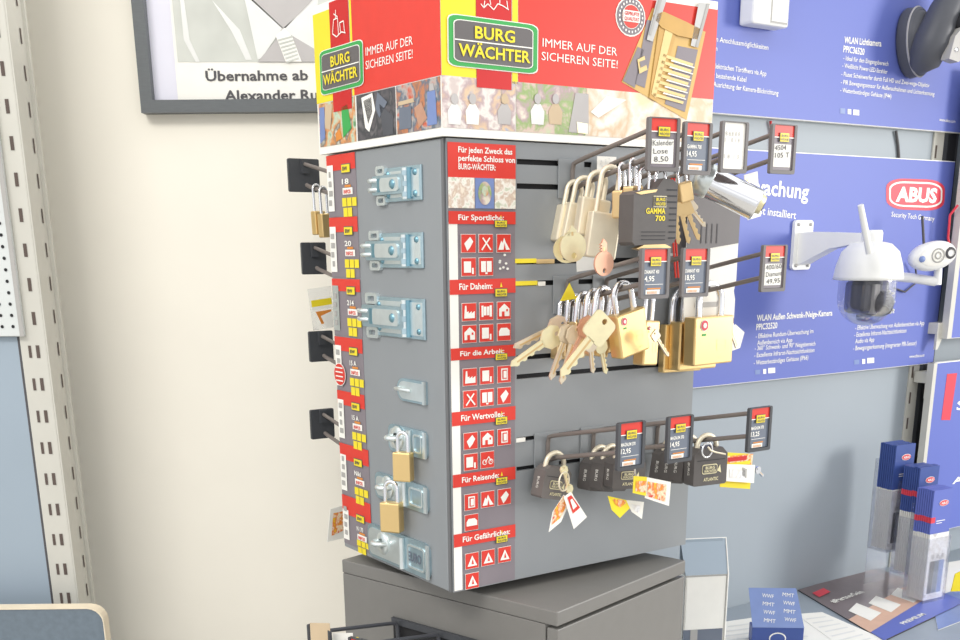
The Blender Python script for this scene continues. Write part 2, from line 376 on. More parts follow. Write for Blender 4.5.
for (x0, y0), (x1, y1) in (((334, 34), (338, 37)), ((338, 37), (343, 32)), ((343, 32), (347, 33)), ((335, 20), (334, 34)), ((335, 20), (339, 18)), ((339, 18), (340, 35)), ((341, 23), (345, 21)), ((345, 21), (346, 32)), ((337, 10), (337, 19)), ((335, 14), (339, 17)), ((341, 23), (342, 32))):
    a0, b0 = S.px(x0, y0, w); a1, b1 = S.px(x1, y1, w); mb.line(a0, b0, a1, b1, 0.0012, 4, WHITE)
mb.M = Matrix.Identity(4)
mb.build('header', tower)

# pictogram strip on the front
def glyph(mb, k, x, z, s_, lay):
    W_ = WHITE
    def r(a, b, c, d_, m_=W_): mb.rect(x + a * s_, x + b * s_, z + c * s_, z + d_ * s_, lay, m_)
    def p(pts, m_=W_, l=0): mb.poly([(x + a * s_, z + b * s_) for a, b in pts], lay + l, m_)
    if k == 'tri': p([(-.35, -.32), (.35, -.32), (0, .34)]); p([(-.06, -.2), (.1, -.2), (.02, .12)], RED, 1)
    elif k == 'tent': p([(-.4, -.35), (.4, -.35), (.12, .05), (0, .3), (-.12, .02), (-.2, .15)]); p([(-.05, -.35), (.1, -.35), (.02, 0)], RED, 1)
    elif k == 'bike':
        for cx in (-.22, .22):
            mb.disc(x + cx * s_, z - .12 * s_, .17 * s_, .17 * s_, lay, W_, 12); mb.disc(x + cx * s_, z - .12 * s_, .11 * s_, .11 * s_, lay + 1, RED, 12)
        mb.line(x - .22 * s_, z - .12 * s_, x + .05 * s_, z + .2 * s_, .06 * s_, lay + 2, W_); mb.line(x + .05 * s_, z + .2 * s_, x + .22 * s_, z - .12 * s_, .06 * s_, lay + 2, W_)
    elif k == 'bag': p([(-.1, -.4), (-.3, 0), (.1, .35), (.3, .1), (.1, -.2)]);
    elif k == 'book': r(-.36, -.03, -.28, .3); r(.03, .36, -.28, .3); r(-.08, .08, -.4, -.3)
    elif k == 'gate': r(-.36, -.22, -.3, .32); r(.2, .36, -.3, .32); r(-.2, -.02, -.22, .26); r(.02, .18, -.22, .26)
    elif k == 'house': p([(-.36, -.32), (.36, -.32), (.36, .1), (0, .38), (-.36, .1)]); p([(-.18, -.32), (.0, -.32), (.0, -.05), (-.18, -.05)], RED, 1); p([(.12, -.05), (.24, -.05), (.24, .08), (.12, .08)], RED, 1)
    elif k == 'box': r(-.34, .14, -.3, .3); r(.2, .32, -.38, -.05)
    elif k == 'car': p([(-.38, -.2), (.38, -.2), (.38, .08), (.2, .24), (-.25, .24), (-.38, .05)])
    elif k == 'fac': p([(-.36, -.34), (.36, -.34), (.36, .05), (.15, -.08), (.15, .05), (-.05, -.08), (-.05, .05), (-.18, .0), (-.2, .35), (-.3, .35)])
    elif k == 'tool': mb.line(x - .3 * s_, z - .35 * s_, x + .25 * s_, z + .3 * s_, .09 * s_, lay, W_); mb.line(x + .3 * s_, z - .35 * s_, x - .25 * s_, z + .3 * s_, .09 * s_, lay + 1, W_)
    elif k == 'lock': r(-.24, .24, -.34, .34); mb.rect(x - .16 * s_, x + .16 * s_, z - .26 * s_, z + .26 * s_, lay + 1, RED); mb.rect(x - .1 * s_, x + .12 * s_, z - .2 * s_, z + .2 * s_, lay + 2, WHITE)
    else: r(-.3, .3, -.34, .32); mb.rect(x - .2 * s_, x - .04 * s_, z - .1 * s_, z + .1 * s_, lay + 1, RED)
mb = MB(); mb.base = -0.0002
u0, u1 = 0.0035, 0.0845
mb.box(u0, u1, -0.0002, 0.0, 0.001, 0.452, CARDG)
mb.rect(u0, F.px(459.5, 400)[0], 0.0015, F.px(460, 222)[1], 1, WHITE)
def band(y0l, y1l, txt, ty=None):
    zt, zb = F.px(446, y0l)[1], F.px(446, y1l)[1]
    mb.rect(u0, u1, zb, zt, 2, RED)
    hh = (zt - zb)
    if txt: mb.text(txt, u0 + 0.011, zb + hh * 0.32, hh * 0.42, 0.0046 * len(txt) * 0.8, 3, WHITE, 0, 1)
    ux = 0.0665
    mb.rect(ux - 0.0088, ux + 0.0072, zb - hh * 0.28, zb + hh * 0.33, 3, LOGOG); mb.rect(ux - 0.008, ux + 0.0064, zb - hh * 0.22, zb + hh * 0.28, 4, YEL)
    mb.text('BURG', ux - 0.006, zb + hh * 0.06, hh * 0.14, 0.010, 5, INK, 0, 1); mb.text('WACHTER', ux - 0.007, zb - hh * 0.16, hh * 0.14, 0.0125, 5, INK, 0, 1)
    mb.poly([(ux - 0.002, zb + hh * .42), (ux + 0.001, zb + hh * .42), (ux - 0.0005, zb + hh * .75)], 3, YEL)
zt = 0.452; zb = F.px(448, 177)[1]; mb.rect(u0, u1, zb, zt, 2, RED)
for t, y in (('F\u00fcr jeden Zweck das', 151), ('perfekte Schloss von', 159.5), ('BURG-W\u00c4CHTER:', 168)):
    z_ = F.px(456, y)[1]; mb.text(t, u0 + 0.012, z_ - 0.001, 0.0052, 0.0034 * len(t), 3, WHITE, 0, 1)
z2 = F.px(448, 208)[1]
mb.rect(u0, 0.0345, z2, zb, 2, MAPP); mb.rect(0.0352, 0.058, z2, zb, 2, BLUEL); mb.rect(0.0587, u1, z2, zb, 2, MAPP)
mb.disc(0.0465, (z2 + zb) / 2, 0.008, 0.011, 3, PH2); mb.disc(0.0465, (z2 + zb) / 2 + 0.002, 0.004, 0.005, 4, PHG)
band(211, 224, 'F\u00fcr Sportliche:')
rows = [((280, 295), 'F\u00fcr Daheim:'), ((349, 361), 'F\u00fcr die Arbeit:'), ((413, 427), 'F\u00fcr Wertvolles:'), ((476, 489), 'F\u00fcr Reisende:'), ((536, 549), 'F\u00fcr Gef\u00e4hrliches:')]
for (y0, y1), t in rows: band(y0, y1, t)
xs = [468.5, 486.5, 504.5]
icons = [(243.5, ['bag', 'tool', 'tent']), (267, ['box', 'book']), (312, ['fac', 'gate', 'house']), (334, ['house', 'box', 'car']), (377, ['fac', 'box', 'lock']), (399, ['tool', 'book', 'bag']),
         (441, ['bag', 'house', 'lock']), (462, ['box', 'bike']), (502, ['lock', 'tent', 'bag']), (522.5, ['car']), (561, ['tri', 'tri', 'tri']), (581, ['tri'])]
ux_ = [0.0262, 0.0474, 0.0695]
for y, ks in icons:
    for k, x in zip(ks, ux_):
        z_ = F.px(468.5, y)[1]
        s2 = 0.0180
        mb.rect(x - s2 / 2, x + s2 / 2, z_ - s2 / 2, z_ + s2 / 2, 2, PAPER); mb.rect(x - s2 / 2 + .0005, x + s2 / 2 - .0005, z_ - s2 / 2 + .0005, z_ + s2 / 2 - .0005, 3, RED)
        glyph(mb, k, x, z_, s2, 4)
for i in range(7): mb.disc(0.064 + random.random() * 0.016, F.px(504, 262)[1] + random.uniform(-.008, .01), .0018, .0013, 2, PAPER, 6)
mb.build('pictogram_strip', tower)

# product cards up the left face
cy = [(154, 170, 218), (217, 232, 279), (279, 291.5, 338), (338, 352, 394), (393, 407, 447), (447, 463, 500), (500, 519, 553)]
for i, (y0, y1, y2) in enumerate(cy):
    mb = MB(); mb.base = -0.0006
    x = 327 + (y0 - 154) * 0.052
    a0, a1 = -0.2435, -0.176 if i < 5 else -0.172
    z0, z1, z2 = [S.px(x + 15, y)[1] for y in (y0, y1, y2)]
    z2 = max(z2, 0.004) + 0.0015
    mb.box(a0, a1, -0.0006, 0, z2, z0, CARDG)
    mb.rect(a0, a1, z1, z0, 1, RED)
    mb.rect(a0 + .0012, a0 + .016, z2 + .006, z1 + .006, 2, WHITE if i != 2 else ZINCW)
    for k in range(4): mb.rect(a0 + .003 + random.random() * .003, a0 + .010 + random.random() * .004, z2 + .012 + k * .010, z2 + .018 + k * .010, 3, DPLA2)
    c = a0 + .046
    mb.rect(c - .010, c + .011, z1 - .004, z1 + .006, 2, LOGOG); mb.rect(c - .009, c + .010, z1 - .003, z1 + .005, 3, YEL); mb.text('BW', c - .006, z1 - .001, .004, .011, 4, INK, 0, 1)
    zz = z1 - .015
    kq = .72 if i == 6 else .9
    mb.text(['18', '20', '214', '15 A', '15 A', 'Niki', 'N 170'][i], c - .010, zz, .0055, .016, 2, WHITE, 0, 1)
    mb.rect(c - .009, c + .014, zz - .011, zz - .004, 2, WHITE); mb.text('INFOS', c - .006, zz - .010, .004, .016, 3, RED, 0, 1); mb.rect(c - .004, c + .010, zz - .0035, zz - .001, 2, ORANGE)
    for k in range(3): mb.rect(c - .011 + k * .0115, c - .001 + k * .0115, zz - .026 * kq, zz - .016 * kq, 2, YEL)
    for k in range(2): mb.rect(c - .009 + k * .0105, c + .0005 + k * .0105, zz - .038 * kq, zz - .0275 * kq, 2, YEL)
    if i == 3:
        mb.disc(a0 + .012, (z1 + z2) / 2 - .004, .0145, .0135, 4, PAPER); mb.disc(a0 + .012, (z1 + z2) / 2 - .004, .0135, .0125, 5, RED)
        for k in range(4): mb.rect(a0 + .003, a0 + .021, (z1 + z2) / 2 - .012 + k * .005, (z1 + z2) / 2 - .0105 + k * .005, 6, PAPER)
    mb.build('product_card', tower, rot=(0, 0, -math.pi / 2))
# slot inserts on the front: yellow and white strips left in the slots
for (x0, x1, y, mm) in ((515, 536, 261, YEL), (536, 554, 261.5, BRASSD), (515, 537, 283.5, YEL), (538, 545, 283.8, WHITE), (516, 525, 440.5, WHITE)):
    a0, b0 = F.px(x0, y); a1, _ = F.px(x1, y); mb = MB(); mb.box(a0, a1, -0.0008, 0.004, b0 - .0022, b0 + .0022, mm); mb.build('slot_insert', tower)

# ------------------------------------------------------------------ hasps screwed to the left face
def sw(a, w_, b): return S.w(a, w_, b)
def hasp(kind, q, label):
    a0, b1 = S.px(q[0], (q[1] + q[3]) / 2)[0], None
    a1 = S.px(q[2], q[3])[0]
    b1 = S.px(q[2], q[1])[1]; b0 = S.px(q[2], q[3])[1]
    c = Vector(S.w((a0 + a1) / 2, 0, b0)); W_ = a1 - a0; H = b1 - b0
    t = thing('hasp', label, 'hasp', c, YAW - math.pi / 2, 'zinc hasps up the left face of the tower')
    X0, X1 = -W_ / 2, W_ / 2
    mb = MB()
    if kind == 'double':
        pl = X0 + W_ * .28
        mb.box(pl, X1, -.0025, 0, 0, H, ZINC, .0008); mb.box(pl + .004, X1 - .003, -.0032, -.002, .004, H - .004, ZINCW)
        for z_ in (H * .2, H * .8):
            for x_ in (pl + .012, X1 - .010): mb.lathe([(0, .005), (.0028, .0045), (.0035, .0025), (.0035, .002)], ZINCB, 12, 'y', (x_, 0, z_))
        mb.build('base_plate', t)
        mb = MB(); kx = X1 - W_ * .24
        mb.tube([(kx, -.005, .002), (kx, -.005, H - .002)], .0038, ZINCW, 10); mb.tube([(kx + .0055, -.004, .002), (kx + .0055, -.004, H - .002)], .0026, ZINCB, 8)
        for k in range(3): mb.tube([(kx, -.005, H * (.12 + .3 * k)), (kx, -.005, H * (.26 + .3 * k))], .0046, ZINC, 10)
        mb.build('hinge_knuckle', t)
        mb = MB(); mb.prism([rrect(X0 + W_ * .16, kx + .002, H * .22, H * .78, .004)], -.009, -.0055, ZINC)
        mb.prism([rrect(X0 + W_ * .34, kx - .006, H * .30, H * .70, .004)], -.0105, -.009, ZINCW)
        mb.lathe([(0, .0125), (.004, .012), (.005, .0105)], ZINCB, 14, 'y', (kx - .018, 0, H * .5))
        mb.box(X0 + W_ * .28, X0 + W_ * .32, -.0095, -.005, H * .3, H * .7, ZINCB); mb.build('hinged_strap', t)
        mb = MB()
        mb.prism([rrect(X0 + W_ * .16, X0 + W_ * .34, H * .80, H * 1.08, .003), rrect(X0 + W_ * .20, X0 + W_ * .30, H * .87, H * 1.0, .0015)], -.004, 0, ZINCW)
        mb.prism([rrect(X0 + W_ * .16, X0 + W_ * .34, -H * .08, H * .20, .003), rrect(X0 + W_ * .20, X0 + W_ * .30, H * .0, H * .13, .0015)], -.004, 0, ZINCW)
        st = [(X0 + W_ * .26, -.001, H * .5), (X0 + W_ * .24, -.009, H * .5), (X0 + W_ * .15, -.011, H * .5), (X0 + W_ * .10, -.008, H * .5), (X0 + W_ * .09, -.001, H * .5)]
        mb.tube([(p[0], p[1], p[2] + .005) for p in st], .0024, ZINCW); mb.tube([(p[0], p[1], p[2] - .004) for p in st], .0024, ZINCW)
        mb.build('staple', t)
    elif kind == 'small':
        out = [(X1, 0), (X1, H), (X0 + H * .5, H)] + [(X0 + H * .5 - H * .5 * math.sin(R(i)), H * .5 + H * .5 * math.cos(R(i))) for i in range(15, 180, 15)] + [(X0 + H * .5, 0)]
        mb.prism([out], -.003, 0, ZINC); mb.prism([[(a * .84, (b - H / 2) * .78 + H / 2) for a, b in out]], -.0042, -.003, ZINCW)
        mb.box(X1 - .004, X1, -.005, -.002, 0, H, ZINCW); mb.build('base_plate', t)
        mb = MB(); mb.tube([(X0 + .006, -.003, H * .55), (X0 + .006, -.008, H * .55), (X0 + .020, -.009, H * .55), (X0 + .03, -.004, H * .5)], .0022, ZINCW); mb.build('staple', t)
    else:
        r_ = H * .32
        out = rrect(X0, X1, 0, H, r_ * .8)
        mb.prism([out], -.003, 0, ZINC); mb.prism([rrect(X0 + .004, X0 + W_ * .62, .004, H - .004, r_ * .7)], -.0042, -.003, ZINCW)
        mb.prism([rrect(X0 + W_ * .68, X1 - .008, H * .16, H * .84, .004), rrect(X0 + W_ * .68 + .002, X1 - .010, H * .16 + .002, H * .84 - .002, .003)], -.0046, -.003, ZINCW); mb.box(X1 - .005, X1, -.005, -.0028, .001, H - .001, ZINCW)
        if kind == 'text':
            mb.base = -.0032; mb.text('EURO', X0 + W_ * .68, H * .36, H * .26, W_ * .2, 1, CARDB, 0, 1)
        mb.build('base_plate', t)
        mb = MB(); mb.tube([(X0 + W_ * .6, -.005, .002), (X0 + W_ * .6, -.005, H - .002)], .0034, ZINCW, 10); mb.build('hinge_knuckle', t)
        mb = MB(); cx_ = X0 + W_ * .28; pts = []
        for i in range(0, 190, 18): pts.append((cx_ - .010 * math.cos(R(i)), -.003 - .014 * math.sin(R(i)), H * .58))
        mb.tube(pts, .003, ZINCW, 10)
        mb.lathe([(.006, .003), (.013, .0035), (.0135, .005), (.012, .0065), (.006, .007)], ZINCW, 20, 'y', (cx_, 0, H * .55)); mb.build('staple', t)
    return t, W_, H
hs = {}
HL = [('double', (371, 164, 423.5, 200), 'zinc double-hinged hasp, topmost on the tower\'s left face'),
      ('double', (363, 232, 425, 268.5), 'zinc double-hinged hasp, second from top on the left face'),
      ('double', (359, 299, 427, 340.5), 'largest zinc double-hinged hasp, third from top, above the plain small one'),
      ('small', (399.5, 382, 428, 405), 'small plain rounded zinc hasp at middle height, without a padlock'),
      ('lock', (391, 432, 429, 460), 'short zinc hasp carrying the upper of two small brass padlocks'),
      ('lock', (378, 487, 430, 514.5), 'longer zinc hasp carrying the lower of two small brass padlocks'),
      ('text', (371, 545.5, 432, 580.5), 'large zinc hasp with rounded end, lowest on the tower\'s left face')]
for k, q, l in HL: hasp(k, q, l)

# ------------------------------------------------------------------ hooks
TILT = R(11); HLN = 0.137
def price_card(parent, kind, txt, wd=.037, ht=.047, holder=HOLD):
    mb = MB()
    mb.prism([rrect(-wd / 2, wd / 2, 0, ht, .0018, 2), rrect(-wd / 2 + .0035, wd / 2 - .0035, .0035, ht - .001, .001, 2)], -.004, 0, holder)
    mb.box(-wd / 2 + .001, wd / 2 - .001, -.0012, .0005, .001, ht - .001, holder)
    mb.box(-.005, .005, 0, .004, ht * .55, ht * .98, holder)
    h = mb.build('price_holder', parent)
    mb = MB(); mb.base = -.0022
    x0, x1 = -wd / 2 + .0033, wd / 2 - .0033
    mb.box(x0, x1, -.0022, -.0012, .0038, ht - .0008, WHITE if kind == 'white' else (CARDB if kind == 'print' else CARDG))
    if kind != 'white' and kind != 'back':
        mb.rect(x0, x1, ht * .74, ht - .001, 1, RED); mb.rect(x0, x1, ht * .725, ht * .745, 2, WHITE)
        mb.rect(-.0072, .0072, ht * .64, ht * .83, 3, LOGOG); mb.rect(-.0065, .0065, ht * .65, ht * .82, 4, YEL)
        mb.text('BURG', -.005, ht * .745, .0022, .010, 5, LOGOG, 0, 1); mb.text('W\u00c4CHTER', -.0058, ht * .67, .0022, .0116, 5, LOGOG, 0, 1)
    if kind == 'print':
        mb.text(txt[0], x0 + .002, ht * .50, .0034, .019, 1, WHITE, 0, 1); mb.text(txt[1], x0 + .002, ht * .35, .0048, .013, 1, WHITE, 0, 1)
        mb.rect(x0 + .003, x1 - .004, ht * .28, ht * .29, 1, WHITE); mb.rect(x0 + .004, x1 - .008, ht * .09, ht * .18, 1, WHITE); mb.rect(x0 + .006, x1 - .007, ht * .19, ht * .215, 1, ORANGE)
        mb.text('IIIIIIII', x0 + .006, ht * .10, .0025, .012, 2, ORANGE, 0, 0)
    if kind == 'hand':
        mb.rect(x0 + .002, x1 - .003, ht * .14, ht * .60, 1, PAPER)
        for k, t in enumerate(txt): mb.text(t, x0 + .003 + .001 * k, ht * (.47 - .15 * k), .0048, min(.024, .0042 * len(t)), 2, INK, R(3), 0)
    if kind == 'white':
        for k in range(3): mb.text(('8 8,8 8 8', '1 1 8 1 8', '1 8  1 3')[k], x0 + .003, ht * (.72 - .12 * k - .2 * (k == 2)), .004, .020, 1, DPLA2, 0, 0)
    mb.build('price_card', h)
def hook(world, yaw, label, group, kind, txt, rm=None, L=HLN, gap=.0245, tagw=.037, tagh=.047, holder=HOLD, plate=True, tilt=TILT, yawtag=0.0):
    t = thing('display_hook', label, 'hook', world, yaw, group)
    c, s_ = math.cos(tilt), math.sin(tilt)
    mb = MB(); r = .0024
    if plate:
        mb.box(-.017, .017, -.0012, 0, -.034, .0045, GREY, .0004); mb.box(-.015, .015, -.001, .004, .0, .003, ROD)
        mb.build('back_plate', t)
    mb = MB()
    pts = [(0, -.002, -.034), (0, -.003, -.006), (0, -.005, 0), (0, -.012, .002)] + [(0, -L * k * c, L * k * s_) for k in (.2, .6, .985)]
    mb.tube(pts, r, rm or ROD, 8); mb.build('upper_rod', t)
    mb = MB()
    pts = [(0, -.003, -gap - .002)] + [(0, -L * k * c, -gap + L * k * s_) for k in (.15, .5, .93)] + [(0, -L * .96 * c, -gap + L * .985 * s_)]
    mb.tube(pts, r * 1.05, rm or ROD, 8); mb.build('lower_rod', t)
    e = bpy.data.objects.new('price_holder_mount', None)
    bpy.data.objects.remove(e)
    n0 = len(bpy.data.objects)
    price_card(t, kind, txt, tagw, tagh, holder)
    h = [o for o in t.children if o.name.startswith('price_holder')][-1]
    h.location = (0, -L * c, L * s_ - tagh + .006); h.rotation_euler = (0, 0, yawtag)
    return t
FH = {}
def fhook(key, u, v, label, kind, txt, **kw):
    FH[key] = (u, v, kw.get('L', HLN), kw.get('gap', .0245))
    return hook(F.w(u, .0005, v), YAW, label, 'hooks on the tower front', kind, txt, **kw)
fhook('a1', .156, .437, 'top row hook with handwritten price card, leftmost of its row, holding pale locks', 'hand', ('Kalender', 'Lose', '8,50'), yawtag=R(-6))
fhook('a2', .200, .435, 'top row hook with slate printed price card, second of its row', 'print', ('GAMMA 700', '14,95'))
fhook('a3', .250, .438, 'top row hook with the plain white price card', 'white', ())
fhook('a4', .321, .439, 'top row hook reaching furthest right, small handwritten card with red head', 'hand', ('4504', '105 T'))
fhook('b1', .151, .321, 'middle row hook with grey card, holding chrome-shackled brass locks and keys', 'print', ('DIAMANT 400', '4,95'))
fhook('b2', .205, .321, 'middle row hook with slate card just left of the three brass padlocks', 'print', ('DIAMANT 400', '18,95'))
fhook('b3', .319, .323, 'middle row hook reaching furthest right, handwritten card before the blue board', 'hand', ('400/60', 'Diamant', '49,95'))
fhook('c1', .127, .157, 'bottom row hook with printed card, leftmost of its row', 'print', ('MAGNUM 370', '12,95'), tagw=.036, tagh=.048, holder=HOLDD)
fhook('c2', .192, .157, 'bottom row hook with printed card, middle of its row', 'print', ('MAGNUM 370', '14,95'), tagw=.036, tagh=.048, holder=HOLDD, L=.139)
fhook('c3', .290, .156, 'bottom row hook with printed card, furthest right of its row', 'print', ('MAGNUM 370', '13,25'), tagw=.035, tagh=.047, holder=HOLDD, L=.158)
# rear hooks, seen past the left edge
for v, l in ((.417, 'rear hook with black card holder, topmost behind the tower, brass locks on it'), (.318, 'rear hook with black card holder, second from top behind the tower'), (.208, 'rear hook with black card holder, third from top behind the tower'), (.107, 'rear hook with black card holder, lowest behind the tower')):
    u = {.417: .038, .318: .046, .208: .050, .107: .046}[v]
    hook(O + F.a * u - F.n * (TD_ + .001) + Vector((0, 0, v + .013)), YAW + math.pi, l, 'hooks on the tower back', 'back', (), tagw=(.042 if v > .4 else .034), tagh=.039, holder=HOLDD)

def on_rod(key, px_):          # point on the lower rod of a front hook seen at picture column px_
    u, v, L, gap = FH[key]; lo, hi = 0.0, L
    f = lambda s_: project(F.w(u, .0005 + s_ * math.cos(TILT), v - gap + s_ * math.sin(TILT)))[0]
    for _ in range(30):
        mid = (lo + hi) / 2
        if f(mid) < px_: lo = mid
        else: hi = mid
    s_ = lo; return F.w(u, .0005 + s_ * math.cos(TILT), v - gap + s_ * math.sin(TILT))

# ------------------------------------------------------------------ padlocks
def padlock(name, label, group, loc, yaw, W_=.030, H=.034, D=.014, sh=.018, sr=.0026, sw_=None, bm_=BRASS, sm_=CHROME, roll=0.0, style='plain', pitch=0.0):
    t = thing(name, label, 'padlock', loc, 0, group, rot=(pitch, roll, yaw))
    hw = (sw_ or W_ * .56) / 2
    mb = MB(); pts = [(-hw, 0, -sh - .004), (-hw, 0, -hw + .0)]
    top = sr + .0026
    pts = [(-hw, 0, -sh - .003)] + [(-hw * math.cos(R(a)), 0, top - hw + hw * math.sin(R(a))) for a in range(0, 181, 18)] + [(hw, 0, -sh - .003)]
    mb.tube(pts, sr, sm_, 8); mb.build('shackle', t)
    mb = MB()
    z1 = -sh; z0 = -sh - H
    if style == 'round':
        mb.prism([rrect(-W_ / 2, W_ / 2, z0, z1, W_ * .12, 4)], -D / 2, D / 2, bm_)
    elif style == 'lam':
        ch = W_ * .16
        mb.prism([[(-W_ / 2, z0 + .002), (-W_ / 2 + .002, z0), (W_ / 2 - .002, z0), (W_ / 2, z0 + .002), (W_ / 2, z1 - ch), (W_ / 2 - ch, z1), (-W_ / 2 + ch, z1), (-W_ / 2, z1 - ch)]], -D / 2, D / 2, bm_)
        mb.base = -D / 2
        mb.line(-W_ * .42, z1 - H * .32, W_ * .42, z1 - H * .32, .0006, 1, BLACK)
        cz = z0 + H * .44
        mb.poly(rrect(-W_ * .26, W_ * .20, cz - H * .13, cz + H * .13, H * .06), 1, KEYB); mb.poly(rrect(-W_ * .24, W_ * .18, cz - H * .105, cz + H * .105, H * .05), 2, bm_)
        mb.text('BURG', -W_ * .17, cz + H * .005, H * .075, W_ * .28, 3, KEYB, 0, 1); mb.text('W\u00c4CHTER', -W_ * .21, cz - H * .085, H * .07, W_ * .36, 3, KEYB, 0, 1)
        mb.poly([(W_ * .20, cz - H * .06), (W_ * .32, cz - H * .13), (W_ * .28, cz + H * .10)], 1, KEYB)
        mb.text('ATLANTIC', -W_ * .2, z0 + H * .12, H * .09, W_ * .44, 1, KEYB, 0, 1)
        mb.M = Matrix.Translation((-W_ / 2, 0, 0)) @ Matrix.Rotation(-math.pi / 2, 4, 'Z'); mb.base = 0
        mb.M = mb.M @ Matrix.Rotation(R(90), 4, 'Y')
        mb.text('BURG', -(z0 + H * .62), -D * .10, D * .2, H * .34, 1, PAPER, 0, 0)
        mb.M = Matrix.Identity(4)
    else:
        mb.box(-W_ / 2, W_ / 2, -D / 2, D / 2, z0, z1, bm_, min(.0018, D * .14))
    if style == 'sticker':
        mb.base = -D / 2; cx_, cz_ = -W_ * .27, z1 - H * .17
        mb.disc(cx_, cz_, W_ * .105, W_ * .105, 1, PAPER); mb.disc(cx_, cz_, W_ * .09, W_ * .09, 2, PINKR); mb.disc(cx_, cz_, W_ * .05, W_ * .05, 3, PAPER, 8); mb.rect(cx_ - W_ * .05, cx_ + W_ * .05, cz_ - W_ * .19, cz_ - W_ * .15, 1, GREEN)
        for x_, xx, za, zb_ in ((.08, .30, .50, .50), (.08, .30, .30, .30), (.08, .08, .30, .50), (.30, .30, .30, .50), (.08, .30, .40, .40), (.14, .26, .14, .14)):
            mb.line(W_ * x_, z0 + H * za, W_ * xx + 1e-5, z0 + H * zb_, .0005, 1, BRASSD)
    mb.build('body', t)
    return t

def key(label, group, loc, yaw, ang, L=.045, bow=.020, mt=KEYB, kind='round', tilt=0.0):
    # hangs from the hole in its bow; blade points down turned by ang
    t = MB(); th = .0022; b = bow / 2
    if kind == 'round': outer = [(b * 1.02 * math.cos(R(a)), -b + b * math.sin(R(a))) for a in range(0, 360, 20)]
    elif kind == 'square': outer = rrect(-b, b, -bow, 0, b * .35, 3)
    else: outer = [(-b * .55, 0), (b * .55, 0), (b, -b * .6), (b * .95, -b * 1.5), (b * .4, -bow), (-b * .4, -bow), (-b * .95, -b * 1.5), (-b, -b * .6)]
    hole = [(b * .22 * math.cos(R(a)), -b * .42 + b * .22 * math.sin(R(a))) for a in range(0, 360, 45)]
    t.prism([outer, hole], -th / 2, th / 2, mt)
    bw = bow * .17; n = 7; pts = [(-bw, -bow * .96), (-bw, -L + bw)]
    pts += [(0, -L)]
    for i in range(n): z_ = -L + bw + (L - bow) * .8 * i / n; pts += [(bw * (1.1 if i % 2 else .6), z_), (bw * (.55 if i % 2 else 1.05), z_ + (L - bow) * .05)]
    pts += [(bw, -bow * .96)]
    t.prism([pts], -th / 2, th / 2, mt)
    t.box(-bw * .2, bw * .25, -th / 2 - .0002, -th / 2, -L + bw * 2, -bow, BRASSD)
    o = t.build('key', None, loc, (tilt, ang, yaw)); return tag(o, label, 'key', group)

# top row, hook one: four pale locks
g = 'pale satin padlocks on the top left hook'
padlock('padlock', 'pale satin padlock furthest left, mostly behind its neighbour', g, on_rod('a1', 575), YAW + R(-6), .028, .037, .013, .020, .0026, .018, NICKEL, NICKEL, R(13))
padlock('padlock', 'pale satin padlock, second from left on the top left hook', g, on_rod('a1', 585), YAW + R(-20), .028, .037, .013, .021, .0026, .019, NICKEL, NICKEL, R(12))
padlock('padlock', 'pale satin padlock with squarish face, third on the top left hook', g, on_rod('a1', 598), YAW + R(-16), .032, .037, .014, .020, .0027, .019, NICKEL, NICKEL, R(9))
padlock('padlock', 'pale satin padlock tilted forward and hanging lowest, over the rose key', g, on_rod('a1', 611), YAW + R(-20), .032, .044, .015, .038, .0028, .019, NICKEL, NICKEL, R(8))
# narrow chrome shackles of locks behind
for px_, l in ((622, 'small brass padlock with thin chrome shackle, right beside the pale locks'), (633, 'small brass padlock with thin chrome shackle, nearest the black cased lock')):
    padlock('padlock', l, 'small brass padlocks on the top left hook', on_rod('a1', px_), YAW + R(20), .022, .026, .012, .020, .0018, .011, BRASSD, CHROME, R(-4))

def at(px_, py_, w_):           # world point on the plane w_ in front of the tower front
    a, b = F.px(px_, py_, w_); return F.w(a, w_, b)
key('large round-headed pale key hanging under the pale padlocks, in front', 'round keys below the pale locks', at(574, 262, .085), YAW + R(-10), R(174), .034, .028, KEYB, 'round')
key('round-headed pale key half hidden behind the larger one', 'round keys below the pale locks', at(564, 263, .07), YAW + R(-25), R(190), .032, .026, KEYB, 'round')
key('rose-coloured round key hanging under the tilted padlock', 'round keys below the pale locks', at(604, 276, .118), YAW, R(176), .034, .023, KEYR, 'round')

